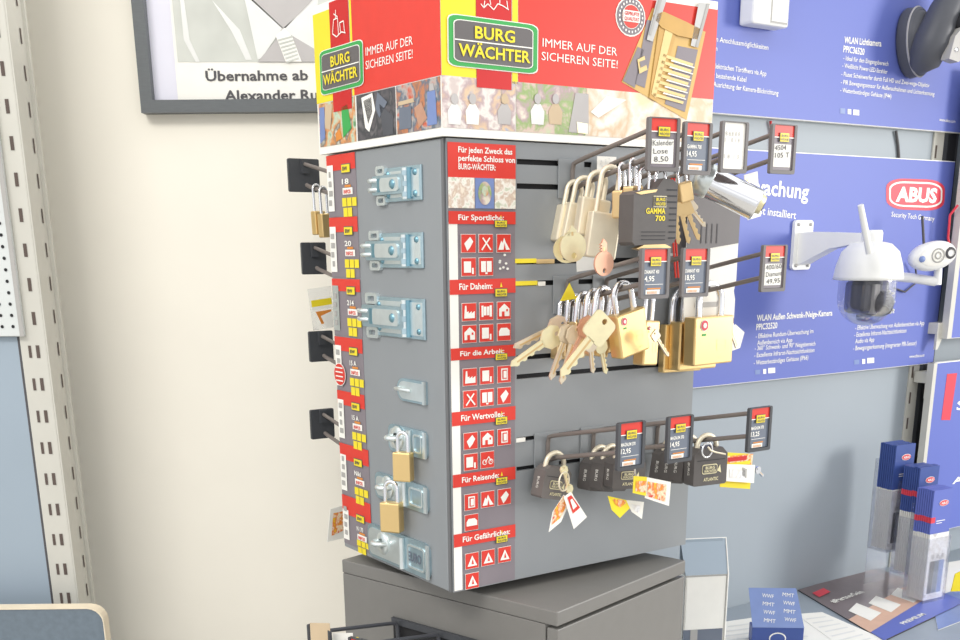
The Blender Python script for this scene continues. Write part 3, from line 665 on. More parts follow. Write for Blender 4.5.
# black cased lock GAMMA 700
def cased():
    loc = on_rod('a2', 648)
    c = at(648, 214, .118)
    t = thing('padlock', 'large black cased padlock with yellow lettering and ribbed right edge', 'padlock', c, YAW + R(-3))
    mb = MB(); D = .022; W_, H = .054, .058; x0, x1, z0, z1 = -W_ / 2, W_ / 2, -H / 2, H / 2
    mb.prism([[(x0 + .003, z0), (x1 - .003, z0 + .002), (x1, z0 + .006), (x1, z1 - .002), (x1 - .006, z1 + .002), (x1 - .018, z1 + .003), (x0 + .028, z1 - .006), (x0 + .004, z1 - .009), (x0, z1 - .012), (x0, z0 + .003)]], -D / 2, D / 2, BLKLOCK)
    mb.base = -D / 2
    for k in range(9): mb.rect(x1 - .010 - (.004 if k < 3 else 0), x1 - .001, z1 - .008 - k * .0055, z1 - .0066 - k * .0055, 1, BLACK)
    for k in range(3): mb.rect(x0 + .010, x1 - .014, z0 + .005 + k * .0035, z0 + .0057 + k * .0035, 1, BLACK)
    mb.rect(x0 + .024, x0 + .040, .006, .016, 1, KEYB); mb.rect(x0 + .0245, x0 + .0395, .0065, .0155, 2, BLKLOCK)
    mb.text('BURG', x0 + .0265, .0115, .0028, .011, 3, YEL, 0, 1); mb.text('W\u00c4CHTER', x0 + .0258, .0075, .0026, .0125, 3, YEL, 0, 1)
    mb.text('GAMMA', x0 + .015, .000, .0050, .024, 1, YEL, 0, 1); mb.text('700', x0 + .027, -.0065, .0048, .012, 1, YEL, 0, 1)
    mb.poly([(x0 + .001, z1 - .0105), (x0 + .012, z1 - .0085), (x0 + .028, z1 - .007), (x0 + .026, z1 - .0095), (x0 + .008, z1 - .012)], 2, BRASSD)
    mb.build('body', t)
    mb = MB(); mb.prism([[(x0 + .004, z0 - .003), (x0 + .020, z0 - .006), (x0 + .022, z0 - .009), (x0 + .034, z0 - .006), (x1 - .006, z0 - .002), (x1 - .014, z0 + .001), (x0 + .014, z0 + .0005)]], -.012, -.004, BRASSD); mb.build('brass_bottom_cap', t)
    mb = MB()
    for k in (-.012, .008): mb.tube([(k, 0, z1 - .014)] + [(k + .006 - .006 * math.cos(R(a)), 0, z1 + .006 + .006 * math.sin(R(a))) for a in range(0, 181, 30)] + [(k + .012, 0, z1 - .014)], .0016, CHROME)
    mb.build('shackle', t)
cased()

# small combination lock and keys right of it
padlock('padlock', 'tiny brass padlock above the bunch of keys beside the black cased lock', None, at(681, 172, .10), YAW + R(-8), .016, .019, .010, .010, .0016, .010, BRASSD, CHROME, R(-14))
for px_, py_, a, L, l in ((675, 203, -8, .040, 'leftmost flat key of the bunch beside the black cased lock'), (679, 202, -17, .042, 'second flat key of the bunch beside the black cased lock'), (684, 203, -26, .040, 'third flat key of the bunch beside the black cased lock'), (686, 202, -42, .032, 'rightmost short key of the bunch, swung out to the right')):
    key(l, 'bunch of keys beside the black cased lock', at(px_, py_, .10), YAW + R(-30), R(a), L, .013, BRASSD if a > -40 else KEYN, 'square')
# red strap behind the keys
mb = MB()
p0 = at(673, 178, .06)
for dx in (-.002, .002): mb.tube([(dx, 0, 0), (dx + .003, 0, -.035), (dx + .007, 0, -.07), (dx + .012, 0, -.10)], .0011, RED, 6)
tag(mb.build('strap', None, p0, (0, 0, YAW)), 'thin red double strap hanging behind the bunch of keys', 'strap')
# cylinder lock
def cyl_lock():
    a = at(706, 180, .10); b = at(757, 205, .135)
    t = thing('cylinder_lock', 'large chrome cylinder-shaped lock lying slanted, brass core at its end', 'padlock', a)
    ax_ = (b - a); Ln = ax_.length; t.rotation_euler = Vector((1, 0, 0)).rotation_difference(ax_).to_euler()
    mb = MB(); r = .0158
    mb.lathe([(0, 0), (r * .98, 0), (r, .002), (r, Ln - .002), (r * .97, Ln), (0, Ln)], CHROME, 32, 'x')
    mb.build('barrel', t)
    mb = MB(); mb.lathe([(r * .6, -.010), (r * .95, -.012), (r * 1.12, -.008), (r * 1.12, .004), (r * 1.02, .006)], ZINCW, 32, 'x'); mb.lathe([(0, -.006), (r * .6, -.006), (r * .6, -.010)], NICKEL, 24, 'x'); mb.build('end_ring', t)
    mb = MB(); mb.lathe([(0, Ln + .006), (.009, Ln + .0055), (.0105, Ln - .002)], KEYB, 20, 'x', (0, 0, .002)); mb.box(Ln + .0058, Ln + .0066, -.0015, .0015, -.003, .006, BLACK); mb.build('brass_core', t)
cyl_lock()
mb = MB(); mb.base = 0
mb.box(-.010, .010, 0, .001, -.034, .012, WHITE); mb.box(-.020, -.004, -.002, -.001, -.016, .006, BRASSD)
tag(mb.build('package_label', None, at(752, 185, .09), (0, R(-12), YAW)), 'white paper label sticking out above the chrome cylinder lock', 'label')
# blister packs hanging behind
def blister(label, q, w_, top, bot):
    a0, b1 = F.px(q[0], q[1], w_); a1, b0 = F.px(q[2], q[3], w_)
    t = thing('blister_pack', label, 'package', F.w((a0 + a1) / 2, w_, b0), YAW, None)
    X, H = (a1 - a0) / 2, b1 - b0
    mb = MB(); pts = [(-X, 0), (-X * .4, -.003), (X * .5, .002), (X, 0), (X, H * .15), (X * .93, H * .22), (X, H * .3), (X, H), (-X, H)]
    mb.prism([pts], 0, .0008, bot); mb.base = 0
    mb.poly([(-X, H * .54), (-X * .2, H * .56), (X, H * .60), (X, H), (-X, H)], 1, top)
    mb.rect(-X * .6, X * .5, H * .1, H * .14, 1, DPLA2)
    for k in range(4): mb.rect(-X * .5 + k * X * .2, -X * .46 + k * X * .2, H * .6, H * .75, 2, INK)
    mb.build('backing_card', t)
blister('grey and white blister pack hanging behind the keys and cylinder lock', (689, 190, 734, 318), .03, HOLD, PAPER)
blister('smaller dark blister pack behind the black cased lock', (640, 196, 688, 262), .02, HOLD, HOLD)
# white paper tag at top hook
mb = MB(); mb.box(-.013, .013, 0, .0006, -.014, .0, WHITE); mb.base = 0
for k in range(9): mb.disc(random.uniform(-.009, .009), random.uniform(-.012, -.002), .001, .0008, 1, SHIRT, 6)
tag(mb.build('paper_tag', None, at(607, 156.5, .012), (0, 0, YAW)), 'small white paper slip tucked behind the top left hook', 'tag')
mb = MB(); mb.box(-.018, .018, 0, .0006, -.010, .004, SHIRT)
tag(mb.build('paper_tag', None, at(590, 260, .03), (0, R(-5), YAW)), 'grey-white paper slip behind the round keys', 'tag')

# middle row, hook one: chrome shackles and brass bodies behind keys
g = 'chrome-shackled brass padlocks on the middle left hook'
lab = ['leftmost', 'second from left', 'third from left', 'fourth from left', 'fifth from left']
for i, px_ in enumerate((567, 575.5, 585, 595, 604)):
    padlock('padlock', 'brass padlock with arched chrome shackle, %s behind the keys' % lab[i], g, on_rod('b1', px_), YAW + R(6), .030, .034, .012, .024, .0032, .022, BRASSD, CHROME, R(4 + i))
padlock('padlock', 'tilted brass padlock with red sticker at the front of the middle left hook', g, on_rod('b1', 622), YAW + R(2), .040, .044, .017, .022, .0032, .024, BRASS, CHROME, R(-13), 'sticker')
padlock('padlock', 'narrow brass padlock with bright red sticker hanging alone under the grey card', None, on_rod('b2', 650), YAW + R(4), .022, .046, .016, .030, .0026, .011, BRASS, CHROME, R(3), 'sticker')
# keys spread before them
g = 'keys fanned out before the middle left locks'
for px_, py_, a, L, bow, mt_, kd, w_, l in (
    (566, 322, 68, .062, .020, KEYN, 'hex', .07, 'long nickel key pointing left, upper of the two pointing left'),
    (560, 331, 59, .062, .022, KEYB, 'hex', .08, 'pale brass ridged key pointing left, lower of the two'),
    (570, 325, 20, .056, .018, KEYN, 'hex', .09, 'thin nickel key pointing down, left of the pair'),
    (577, 326, 15, .058, .018, KEYN, 'hex', .095, 'thin nickel key pointing down, right of the pair'),
    (593, 318, 30, .064, .022, KEYR, 'hex', .10, 'rosy nickel key slanting down behind the large pale key'),
    (608, 317, 42, .074, .028, KEYB, 'square', .118, 'large pale brass key with square head in front of all others'),
    (590, 338, -10, .036, .014, KEYN, 'hex', .085, 'short key hanging below the fan, right of the thin pair'),
    (600, 340, -16, .036, .014, KEYB, 'hex', .085, 'short pale key hanging below the large square-headed key')):
    key(l, g, at(px_, py_, w_), YAW + R(-8), R(a), L, bow, mt_, kd, R(4))
key('slim nickel key hanging beside the narrow brass padlock', None, at(653, 332, .115), YAW, R(-42), .034, .010, KEYN, 'square')
key('small nickel key at the right of the big brass padlock', None, at(728, 322, .03), YAW, R(-30), .036, .012, KEYN, 'square')
mb = MB(); mb.prism([[(-.010, -.008), (.012, -.006), (.002, .010)]], 0, .0006, YEL); tag(mb.build('paper_tag', None, at(568, 293, .03), (0, 0, YAW)), 'yellow triangular paper corner above the chrome shackles', 'tag')
mb = MB(); mb.prism([[(-.012, -.016), (.008, -.012), (.014, .006), (-.002, .016), (-.010, .010)]], 0, .0008, PAPER); tag(mb.build('paper_tag', None, at(736, 338, .02), (0, 0, YAW)), 'crumpled white tag at the right of the big brass padlock', 'tag')
mb = MB(); mb.box(-.012, .012, -.006, .006, -.006, .006, BRASSD, .001); tag(mb.build('lock_cylinder', None, at(596, 350, .07), (0, R(10), YAW)), 'small brass block below the fanned keys', 'lock part')
# three large brass locks
g = 'large brass padlocks on the middle right hook'
b3 = lambda s_, du=0.0: F.w(FH['b3'][0] + du, .0005 + s_ * math.cos(TILT), FH['b3'][1] - .0245 + s_ * math.sin(TILT))
padlock('padlock', 'large brass padlock with sticker, front of the three at the tower\'s right edge', g, b3(.046, .003), YAW, .061, .053, .018, 0.028, .0042, .034, BRASS, CHROME, R(-1), 'sticker')
padlock('padlock', 'large brass padlock in the middle of the three, mostly hidden', g, b3(.024, .002), YAW, .060, .054, .018, 0.030, .0042, .034, BRASS, CHROME, R(0))
padlock('padlock', 'large brass padlock at the back of the three, nearest the tower', g, b3(.004 + .006, -.003), YAW, .060, .054, .010, 0.031, .0042, .034, BRASS, CHROME, R(1))

# bottom row: black locks
g = 'black laminated padlocks on the bottom row'
def blk(key_, px_, label, yaw=16, roll=0, W_=.044, H=.034, D=.020, sh=.008, mt_=BLKLOCK):
    return padlock('padlock', label, g, on_rod(key_, px_), YAW + R(yaw), W_, H, D, sh, .0028, .026, mt_, NICKEL, R(roll), 'lam')
blk('c1', 556, 'black padlock furthest left on the bottom row with key ring and flame tags', 2, 13, .038, .036, .018, .009, BLKLOCKL)
blk('c2', 601, 'black padlock at the back of the bottom middle group, leftmost of three', 6, 10, .040, .036)
blk('c2', 612, 'black padlock in the middle of the bottom middle group of three', 6, 8, .040, .036)
blk('c2', 626, 'black padlock at the front of the bottom middle group, with yellow tags', -8, 3, .042, .034)
blk('c3', 672, 'black padlock furthest back on the bottom right hook', 6, 10, .040, .038)
blk('c3', 681, 'black padlock second from the back on the bottom right hook', 6, 8, .040, .038)
blk('c3', 690, 'black padlock third from the back on the bottom right hook', 6, 6, .040, .038)
blk('c3', 707, 'large black padlock at the front of the bottom right hook beside the yellow card', -8, 0, .046, .042, .018, .008)
# ring and keys
mb = MB(); mb.tube([(.010 * math.cos(R(a)), 0, .010 * math.sin(R(a))) for a in range(0, 360, 20)], .0009, NICKEL, 6, True)
tag(mb.build('key_ring', None, at(564, 481.5, .075), (0, 0, YAW + R(20))), 'thin steel key ring hanging before the leftmost black padlock', 'key ring')
key('slim pale key hanging on the ring, upper of two', 'keys on the steel ring', at(563, 466, .073), YAW, R(-18), .026, .009, KEYB, 'hex')
key('slim pale key hanging below the ring behind the white tag', 'keys on the steel ring', at(568, 485, .073), YAW, R(-22), .032, .009, KEYB, 'hex')
def ptag(q, w_, mats_, label, grp='paper tags hanging from the bottom row locks', name='paper_tag', cat='tag'):
    pts = [F.px(x, y, w_) for x, y in q]; cx_ = sum(p[0] for p in pts) / len(pts); cz_ = sum(p[1] for p in pts) / len(pts)
    loc = [(a - cx_, b - cz_) for a, b in pts]
    mb = MB(); mb.prism([loc], 0, .0007, mats_[0]); mb.base = 0
    for s_, mm, l in mats_[1:]: mb.poly([(a * s_[0] + s_[2], b * s_[1] + s_[3]) for a, b in loc], l, mm)
    o = mb.build(name, None, F.w(cx_, w_, cz_), (0, 0, YAW)); tag(o, label, cat, grp); return o
ptag([(564, 495), (571, 500), (561, 522), (549, 532), (553, 512)], .082, [PAPER, ((.8, .8, 0, .003), FLAME, 1)], 'narrow flame-printed tag, left of the pair below the leftmost black lock')
ptag([(564, 497), (571, 492), (587, 517), (574, 529)], .086, [WHITE, ((.55, .5, -.002, .006), RED, 1), ((.3, .3, -.002, .006), PAPER, 2)], 'white tag with red square, right of the pair below the leftmost black lock')
ptag([(608, 496), (626, 500), (630, 508), (620, 518), (612, 510)], .10, [YEL, ((.6, .4, 0, .004), FLAME, 1)], 'yellow folded tag under the bottom middle locks')
ptag([(626, 500), (644, 502), (642, 519), (632, 512)], .098, [PAPER, ((.5, .5, 0, 0), BROCH, 1)], 'white crumpled tag under the bottom middle locks, right of the yellow one')
ptag([(634, 476), (647, 477), (646, 496), (633, 493)], .118, [YEL, ((.8, .6, .001, -.001), FLAME, 1)], 'yellow tag beside the front black padlock of the middle group')
ptag([(646, 477), (671, 482), (669, 506), (645, 498)], .116, [PAPER, ((.75, .7, -.002, 0), FLAME, 1)], 'pale flame-printed tag to the right of the yellow one, below the middle card')
ptag([(721, 452), (753, 454), (750, 489), (720, 487)], .075, [YEL, ((1, .3, 0, .012), FLAME, 1), ((.6, .12, 0, .014), REDD, 2), ((.85, .1, 0, .008), YEL, 2)], 'yellow card with red printing hanging beside the front right black lock')
ptag([(724, 464), (755, 465), (754, 483), (724, 481)], .080, [WHITE, ((.5, .5, -.004, 0), BROCH, 1), ((.15, .5, .008, 0), DPLA2, 1)], 'white printed label clipped over the yellow card')
key('short chrome key bow sticking out right of the white printed label', None, at(756, 468, .07), YAW, R(-50), .018, .009, CHROME, 'round')
mb = MB(); mb.tube([(0, 0, 0), (.004, 0, -.004), (.012, 0, -.007), (.024, -.004, -.010)], .0011, NICKEL, 6); mb.tube([(.001 + .008 * math.cos(R(a)), .002, -.004 + .008 * math.sin(R(a))) for a in range(0, 360, 30)], .0012, CHROME, 6, True)
tag(mb.build('key_ring', None, at(708, 447, .10), (0, 0, YAW)), 'small chrome ring with wire above the front right black padlock', 'key ring')
mb = MB(); mb.tube([(0, 0, 0), (.002, 0, -.012), (.005, 0, -.022)], .0012, CHROME, 6); tag(mb.build('wire_loop', None, at(634, 462, .10), (0, 0, YAW)), 'short wire loop holding the yellow tag by the middle card', 'wire')

# small brass padlocks on the hasps of the left face
def sat(px_, py_, w_): a, b = S.px(px_, py_, w_); return S.w(a, w_, b)
padlock('padlock', 'small brass padlock hanging from the short hasp, upper of two on the left face', 'brass padlocks on the hasps', sat(402.5, 437, .016), R(-22), .021, .032, .012, .016, .0021, .012, BRASS, CHROME, 0)
padlock('padlock', 'small brass padlock hanging from the longer hasp, lower of two on the left face', 'brass padlocks on the hasps', sat(391, 486, .018), R(-22), .024, .034, .014, .018, .0023, .015, BRASS, CHROME, 0)
# brass locks and packets on the rear hooks
def back(u, w_, v): return O + F.a * u - F.n * (TD_ + w_) + Vector((0, 0, v))
for i, (px_, l) in enumerate(((317.5, 'brass padlock on the top rear hook, outer of two'), (322.5, 'brass padlock on the top rear hook, inner of two'))):
    b0 = back(.038, .105 - .018 * i, .430 - .0245 + (.105 - .018 * i) * math.tan(TILT))
    padlock('padlock', l, 'brass padlocks behind the tower', b0, YAW + R(12), .016, .028, .010, .026, .0018, .010, BRASS, CHROME, R(-2))
BK = Surf(O - F.n * (TD_ + .08), YAW)
def bat(px_, py_): a, b = BK.px(px_, py_); return BK.w(a, 0, b)
mb = MB(); mb.box(-.016, .016, -.001, 0, -.024, .026, CLEARP); mb.base = -.001
mb.rect(-.014, .014, .004, .012, 1, YEL); mb.rect(-.015, .012, -.0, .004, 1, WHITE); mb.poly([(-.010, -.002), (.012, -.002), (.010, -.016), (-.004, -.018)], 1, ORANGE); mb.poly([(-.004, -.008), (.012, -.004), (.012, -.022), (.002, -.024)], 2, PAPER)
tag(mb.build('packet', None, bat(322, 309), (0, R(-6), YAW)), 'clear packet with yellow and brown label behind the tower at middle height', 'packet')
mb = MB(); mb.prism([[(-.010, .022), (.010, .026), (.014, -.018), (-.014, -.022)]], 0, .001, PAPER); mb.base = 0; mb.poly([(-.006, .016), (.008, .018), (.010, -.008), (-.008, -.014)], 1, FLAME)
tag(mb.build('paper_tag', None, bat(337, 525), (0, R(4), YAW)), 'white tag with orange flame printing behind the tower near its foot', 'tag')

# ------------------------------------------------------------------ cabinet under the tower
CYAW = R(49.4); d = ray(557.5, 612); PC = CAM + d * ((zcab - CAM.z) / d.z)
cabt = thing('drawer_cabinet', 'dark grey metal drawer cabinet carrying the padlock tower', 'cabinet', (PC.x, PC.y, 0), CYAW)
CW_, CD_ = .262, .332
mb = MB(); mb.box(-.0005, CW_, 0, CD_ + .0005, zcab - .0168, zcab, GREYL, .0015); mb.build('lid', cabt)
mb = MB(); mb.box(.0, CW_ - .003, .016, CD_, .0, zcab - .0172, GREYL, .001); mb.build('body', cabt)
for z0, z1 in ((zcab - .34, zcab - .0205), (zcab - .665, zcab - .344), (zcab - .99, zcab - .669)):
    mb = MB(); mb.box(.001, CW_ - .001, 0, .0145, z0, z1, GREYL, .001); dr = mb.build('drawer', cabt)
    mb = MB(); mb.tube([(.07, 0, z0 + .05), (.07, -.018, z0 + .05), (.18, -.018, z0 + .05), (.18, 0, z0 + .05)], .003, DPLA2); mb.build('handle', dr)
CL = Surf((PC.x, PC.y, 0), CYAW - math.pi / 2)      # its left face: a = -(distance back)
# display hooks on the cabinet's left face
CLz = zcab
mb = MB()
a0, a1 = -.245, -.05
mb.box(a0, a1, -.004, 0, zcab - .064, zcab - .056, HOLDD); mb.box(a0, a1, -.004, 0, zcab - .110, zcab - .102, HOLDD); mb.box(a0, a1, -.001, 0, zcab - .104, zcab - .063, SLOT)
tag(mb.build('hook_rail', None, CL.w(0, .0, 0), (0, 0, CYAW - math.pi / 2)), 'black hook rail fixed to the left face of the dark cabinet', 'rail')
for a, k, l in ((-.232, 'white', 'low cabinet hook with tan card at its tip, leftmost'), (-.165, 'print', 'low cabinet hook in the middle, at the bottom edge'), (-.10, 'print', 'low cabinet hook nearest the cabinet front, at the bottom edge')):
    hook(CL.w(a, .004, zcab - .060), CYAW - math.pi / 2, l, 'hooks on the cabinet side', k, ('MAGNUM', '9,95'), L=.125, holder=HOLDD, plate=False, tilt=R(10), rm=DPLA)
for i, a in enumerate((-.165, -.165, -.165)):
    s_ = .05 + .02 * i
    padlock('padlock', 'chrome-shackled padlock at the bottom edge, %s of three' % ('nearest the cabinet', 'middle', 'furthest out')[i], 'padlocks on the low cabinet hook', CL.w(a, .004 + s_ * math.cos(R(10)), zcab - .060 - .0245 + s_ * math.sin(R(10))), CYAW - math.pi / 2, .036, .036, .016, .020, .003, .022, BLKLOCK, CHROME, 0)
def cfloat(px_, py_, w_): a, b = CL.px(px_, py_, w_); return CL.w(a, w_, b)
mb = MB(); mb.box(-.011, .011, -.001, 0, -.040, 0, WARMP); mb.base = -.001; mb.disc(-.004, -.026, .004, .005, 1, INK, 8); mb.rect(.004, .006, -.034, -.022, 1, INK)
tag(mb.build('product_card', None, cfloat(320, 623, .135), (0, 0, R(-5))), 'blank tan card at the tip of the leftmost low cabinet hook', 'card')
mb = MB(); mb.box(-.011, .011, -.001, 0, -.030, 0, WHITE); tag(mb.build('paper_tag', None, cfloat(343, 633, .11), (0, 0, R(0))), 'white paper label beside the tan card at the bottom edge', 'tag')
mb = MB(); mb.box(-.006, .006, -.001, 0, -.02, 0, YEL); tag(mb.build('paper_tag', None, cfloat(353, 637, .10), (0, 0, R(0))), 'small yellow label peeking up beside the white one at the bottom edge', 'tag')

# ------------------------------------------------------------------ left side: gondola, picture
GY = 1.43
G = Surf((0, GY, 0), 0.0)
x75 = G.px(75, 585)[0]; x57 = G.px(54, 585)[0] - .004
mb = MB()
x0 = x57 + .0; x1 = x75 + .001
mb.box(x0, x1, 0, .055, 0, 3.0, RAIL, .0015); mb.base = 0
pitch = None
zs = G.px(58, 545)[1]
zk = 0.9
mb.base = -.0002
sp = .0405
zref = G.px(64, 569)[1]
k = -8
while k < 28:
    z = zref + k * sp
    top = z > G.px(40, 330)[1]
    xa = x0 + (x1 - x0) * .36; xb = x0 + (x1 - x0) * .66
    if not top: mb.rect(xa - .0018, xa + .0018, z - .0075, z + .0075, 1, RAILS)
    mb.rect(xb - .0022, xb + .0022, z - .0078, z + .0078, 1, RAILS)
    mb.M = Matrix.Translation((x1, 0, 0)) @ Matrix.Rotation(math.pi / 2, 4, 'Z')
    mb.rect(.036, .040, z - .0085, z + .0085, 1, RAILS); mb.M = Matrix.Identity(4)
    k += 1
mb.M = Matrix.Translation((x1, 0, 0)) @ Matrix.Rotation(math.pi / 2, 4, 'Z'); mb.base = -.0005
mb.box(.0, .012, -.0015, 0, 0, 3.0, RAIL); mb.box(.05, .055, -.004, 0, 0, 3, RAIL); mb.M = Matrix.Identity(4)
tag(mb.build('shelf_upright', None, (0, GY, 0)), 'cream slotted shelving upright at the left edge of the picture', 'shelf post')
# perforated panel and blue-grey panel
zsplit = G.px(20, 336)[1]
mb = MB(); xl = -1.3; xr = x0 + .0095; zt = 2.3
mb.box(xl, xr, -.007, -.0005, zsplit, zt, PERF, .001); mb.base = -.0072
z = zsplit + .012
row = 0
while z < 2.05:
    x = xr - .012 - (row % 2) * .006 * 0
    for c in range(6): 
        if x - c * .0135 > -.64: mb.disc(x - c * .0135, z, .0021, .0021, 1, SLOT, 8)
    z += .0135; row += 1
mb.rect(xr - .005, xr, zsplit, zt, 1, DPLA2)
tag(mb.build('perforated_panel', None, (0, GY, 0)), 'pale perforated metal panel at the top left beside the upright', 'panel')
mb = MB(); mb.box(xl, x0 - .0005, .002, .012, 0.0, zsplit - .001, BLUEG); mb.base = .0015
mb.rect(x0 - .003, x0 - .0005, 0, zsplit - .001, 0, INK)
tag(mb.build('back_panel', None, (0, GY, 0)), 'plain blue-grey back panel below the perforated one', 'panel')
# grey board with cream edge, lower left corner
BY = 1.36; B = Surf((0, BY, 0), 0.0); xr2, _ = B.px(104.5, 625); zt2 = B.px(50, 608)[1]
t = thing('chair', 'slate grey chair back with rounded cream edge at the bottom left corner', 'chair', (xr2 - .25, BY, 0))
out = rrect(-.25, .25, .62 + .1, zt2, .02, 5)
mb = MB(); mb.prism([out], 0, .018, SOFTG, CREAM); mb.prism([out, rrect(-.2488, .2488, .722, zt2 - .0014, .019, 5)], -.0012, .0, CREAM); mb.build('backrest', t)
for sx in (-.22, .22):
    mb = MB(); mb.tube([(sx, .009, 0), (sx, .009, .74)], .012, DPLA); mb.build('leg', t)
    mb = MB(); mb.tube([(sx, -.38, 0), (sx, -.36, .45)], .012, DPLA); mb.build('leg', t)
mb = MB(); mb.box(-.25, .25, -.40, .0, .44, .48, SOFTG, .006); mb.build('seat', t)

# framed portrait
def wl(x, y, w_=.02): return LW.px(x, y, w_)
fx, fz = wl(141.5, 113)
xo = wl(330, 60)[0] + .02
fr = thing('picture_frame', 'dark framed black and white portrait with printed name, behind the tower on the white wall', 'picture', (fx, LWY - .001, fz))
FWd, FHt, bw = .37, .44, .0155
mb = MB(); mb.prism([[(0, 0), (FWd, 0), (FWd, FHt), (0, FHt)], [(bw, bw), (FWd - bw, bw), (FWd - bw, FHt - bw), (bw, FHt - bw)]], -.02, 0, FRAME); mb.build('frame', fr)
mb = MB(); mb.base = -.006; mb.box(bw - .002, FWd - bw + .002, -.006, -.001, bw - .002, FHt - bw + .002, MATT)
LF = Surf((fx, LWY - .001, fz), 0)
def lp(x, y): return LF.px(x, y, .006)
a, b = lp(178, 98.5); mb.rect(a, FWd - bw, bw, FHt - bw, 1, PAPER)
mb.poly([lp(172, -2), lp(178, 62), lp(330, 62), lp(330, -40), lp(172, -40)], 2, PHOTOG)
mb.poly([lp(246, -2), lp(256, 24), lp(284, 30), lp(312, 20), lp(318, 4), lp(322, -30), lp(240, -30)], 3, SHIRT)
mb.poly([lp(249, -2), lp(284, 30), lp(315, -2), lp(315, -30), lp(249, -30)], 4, SKIN)
mb.poly([lp(245, 0), lp(251, -2), lp(283, 28), lp(262, 58), lp(258, 60)], 4, SHIRT); mb.poly([lp(284, 28), lp(316, 0), lp(326, 30), lp(318, 48), lp(304, 58)], 4, SHIRT)
mb.poly([lp(284, 31), lp(258, 62), lp(320, 62), lp(316, 50)], 5, SKIN)
mb.poly([lp(276, 36), lp(285, 28), lp(293, 38), lp(302, 62), lp(286, 62)], 6, WHITE)
for i in range(7): mb.poly([lp(278 + i * 1.5, 40 + i * 3.6), lp(293 + i, 36 + i * 3.6), lp(293.5 + i, 37.6 + i * 3.6), lp(278.5 + i * 1.5, 41.8 + i * 3.6)], 7, PHOTOG)
mb.poly([lp(184, -2), lp(190, 40), lp(200, 62), lp(196, 62), lp(184, 40), lp(180, -2)], 3, SHIRT); mb.poly([lp(212, 0), lp(240, 30), lp(252, 60), lp(246, 60), lp(232, 32)], 3, SHIRT)
def ft(t_, p0, p1, h): a0, b0 = lp(*p0); a1, b1 = lp(*p1); _, bt = lp(p0[0], p0[1] - h); mb.text(t_, a0, b0, bt - b0, a1 - a0, 3, INK, 0, 1)
ft('\u00dcbernahme ab 1', (206, 81), (319, 81.5), 10); ft('Alexander Ru', (225, 100.5), (318, 101), 10)
mb.build('portrait_print', fr)

# ------------------------------------------------------------------ right wall: boards
def board(label, q, th=.012, lift=.006):
    # q: px left, top ref, bottom ref -> a0,a1,z0,z1
    a0, a1, z0, z1 = q
    t = thing('info_board', label, 'sign', RW.w((a0 + a1) / 2, lift, z0), YAW, 'blue information boards on the right wall')
    return t, (a1 - a0) / 2, z1 - z0
class Bd:
    def __init__(s, label, a0, a1, z0, z1, th=.012, lift=.004):
        s.a0, s.a1, s.z0, s.z1 = a0, a1, z0, z1; s.w = lift + th
        s.t = thing('info_board', label, 'sign', RW.w(0, s.w, 0), YAW)
        s.mb = MB(); s.mb.box(a0, a1, .0008, th, z0, z1, WHITE); s.mb.box(a0, a1 - .001, 0, .001, z0 + .001, z1 - .0015, BLUE)
    def T(s, t, p0, p1, h, m=WHITE, bold=0, lay=1, slant=0): T(s.mb, RW, t, p0, p1, h, lay, m, bold, s.w, slant)
    def P(s, pts, lay, m): s.mb.poly([RW.px(x, y, s.w) for x, y in pts], lay, m)
    def done(s): s.mb.build('board', s.t)
zb1 = RW.px(836, 123, .016)[1]; zt2_ = RW.px(880, 157, .016)[1]; zb2 = RW.px(811, 376, .016)[1]; ar = RW.px(948, 230, .016)[0]
b1 = Bd('upper blue information board with white German camera texts', -.75, ar + .03, zb1, 2.35)
for t_, p0, p1 in (('en Anschlussm\u00f6glichkeiten', (713, 41), (768, 50)), ('en', (713, 50.5), (717, 51)), ('elektrischen T\u00fcr\u00f6ffners via App', (713, 68), (766, 76)), ('r bestehende Kabel', (713, 77.5), (746, 82)), ('Ausrichtung der Kamera-Blickrichtung', (713, 86.5), (778, 95.5))): b1.T(t_, p0, p1, 5.2, bold=.4)
b1.T('WLAN Lichtkamera', (844, 43), (881, 46.5), 6.5, bold=1); b1.T('PPIC36520', (843, 52), (864, 55), 6.5, bold=1)
for t_, p0, p1 in (('- Ideal f\u00fcr den Eingangsbereich', (843, 60), (888, 66)), ('- Wei\u00dflicht Power-LED-Strahler', (842, 67.5), (887, 74)), ('- Flutet Scheinwerfer durch Full HD und Zwei\u00adwege-Objektiv', (841, 76), (929, 87.5)), ('- PIR Bewegungssensor f\u00fcr Au\u00dfenaufnahmen und Lichterkennung', (840.5, 84), (934, 96)), ('- Wetterbest\u00e4ndiges Geh\u00e4use (IP44)', (840, 92), (891, 98.5))): b1.T(t_, p0, p1, 4.6, bold=.3)
b1.P([(840, 108), (845, 108.5), (845, 114), (840, 113.5)], 1, BLUEL); b1.P([(847.5, 109), (851, 109.3), (851, 114.5), (847.5, 114)], 1, WHITE); b1.P([(853, 109.5), (859, 110), (859, 115.5), (853, 115)], 1, WHITE)
b1.T('www.abus.com', (939, 121), (955, 123), 3.2, bold=.3)
b1.done()
b2 = Bd('lower blue information board with red oval logo behind the dome camera', -.56, ar, zb2, zt2_)
b2.T('\u00dcberwachung', (716, 190), (808, 199), 16, bold=1); b2.T('schnell selbst installiert', (722, 209), (795.5, 219), 8, bold=.5)
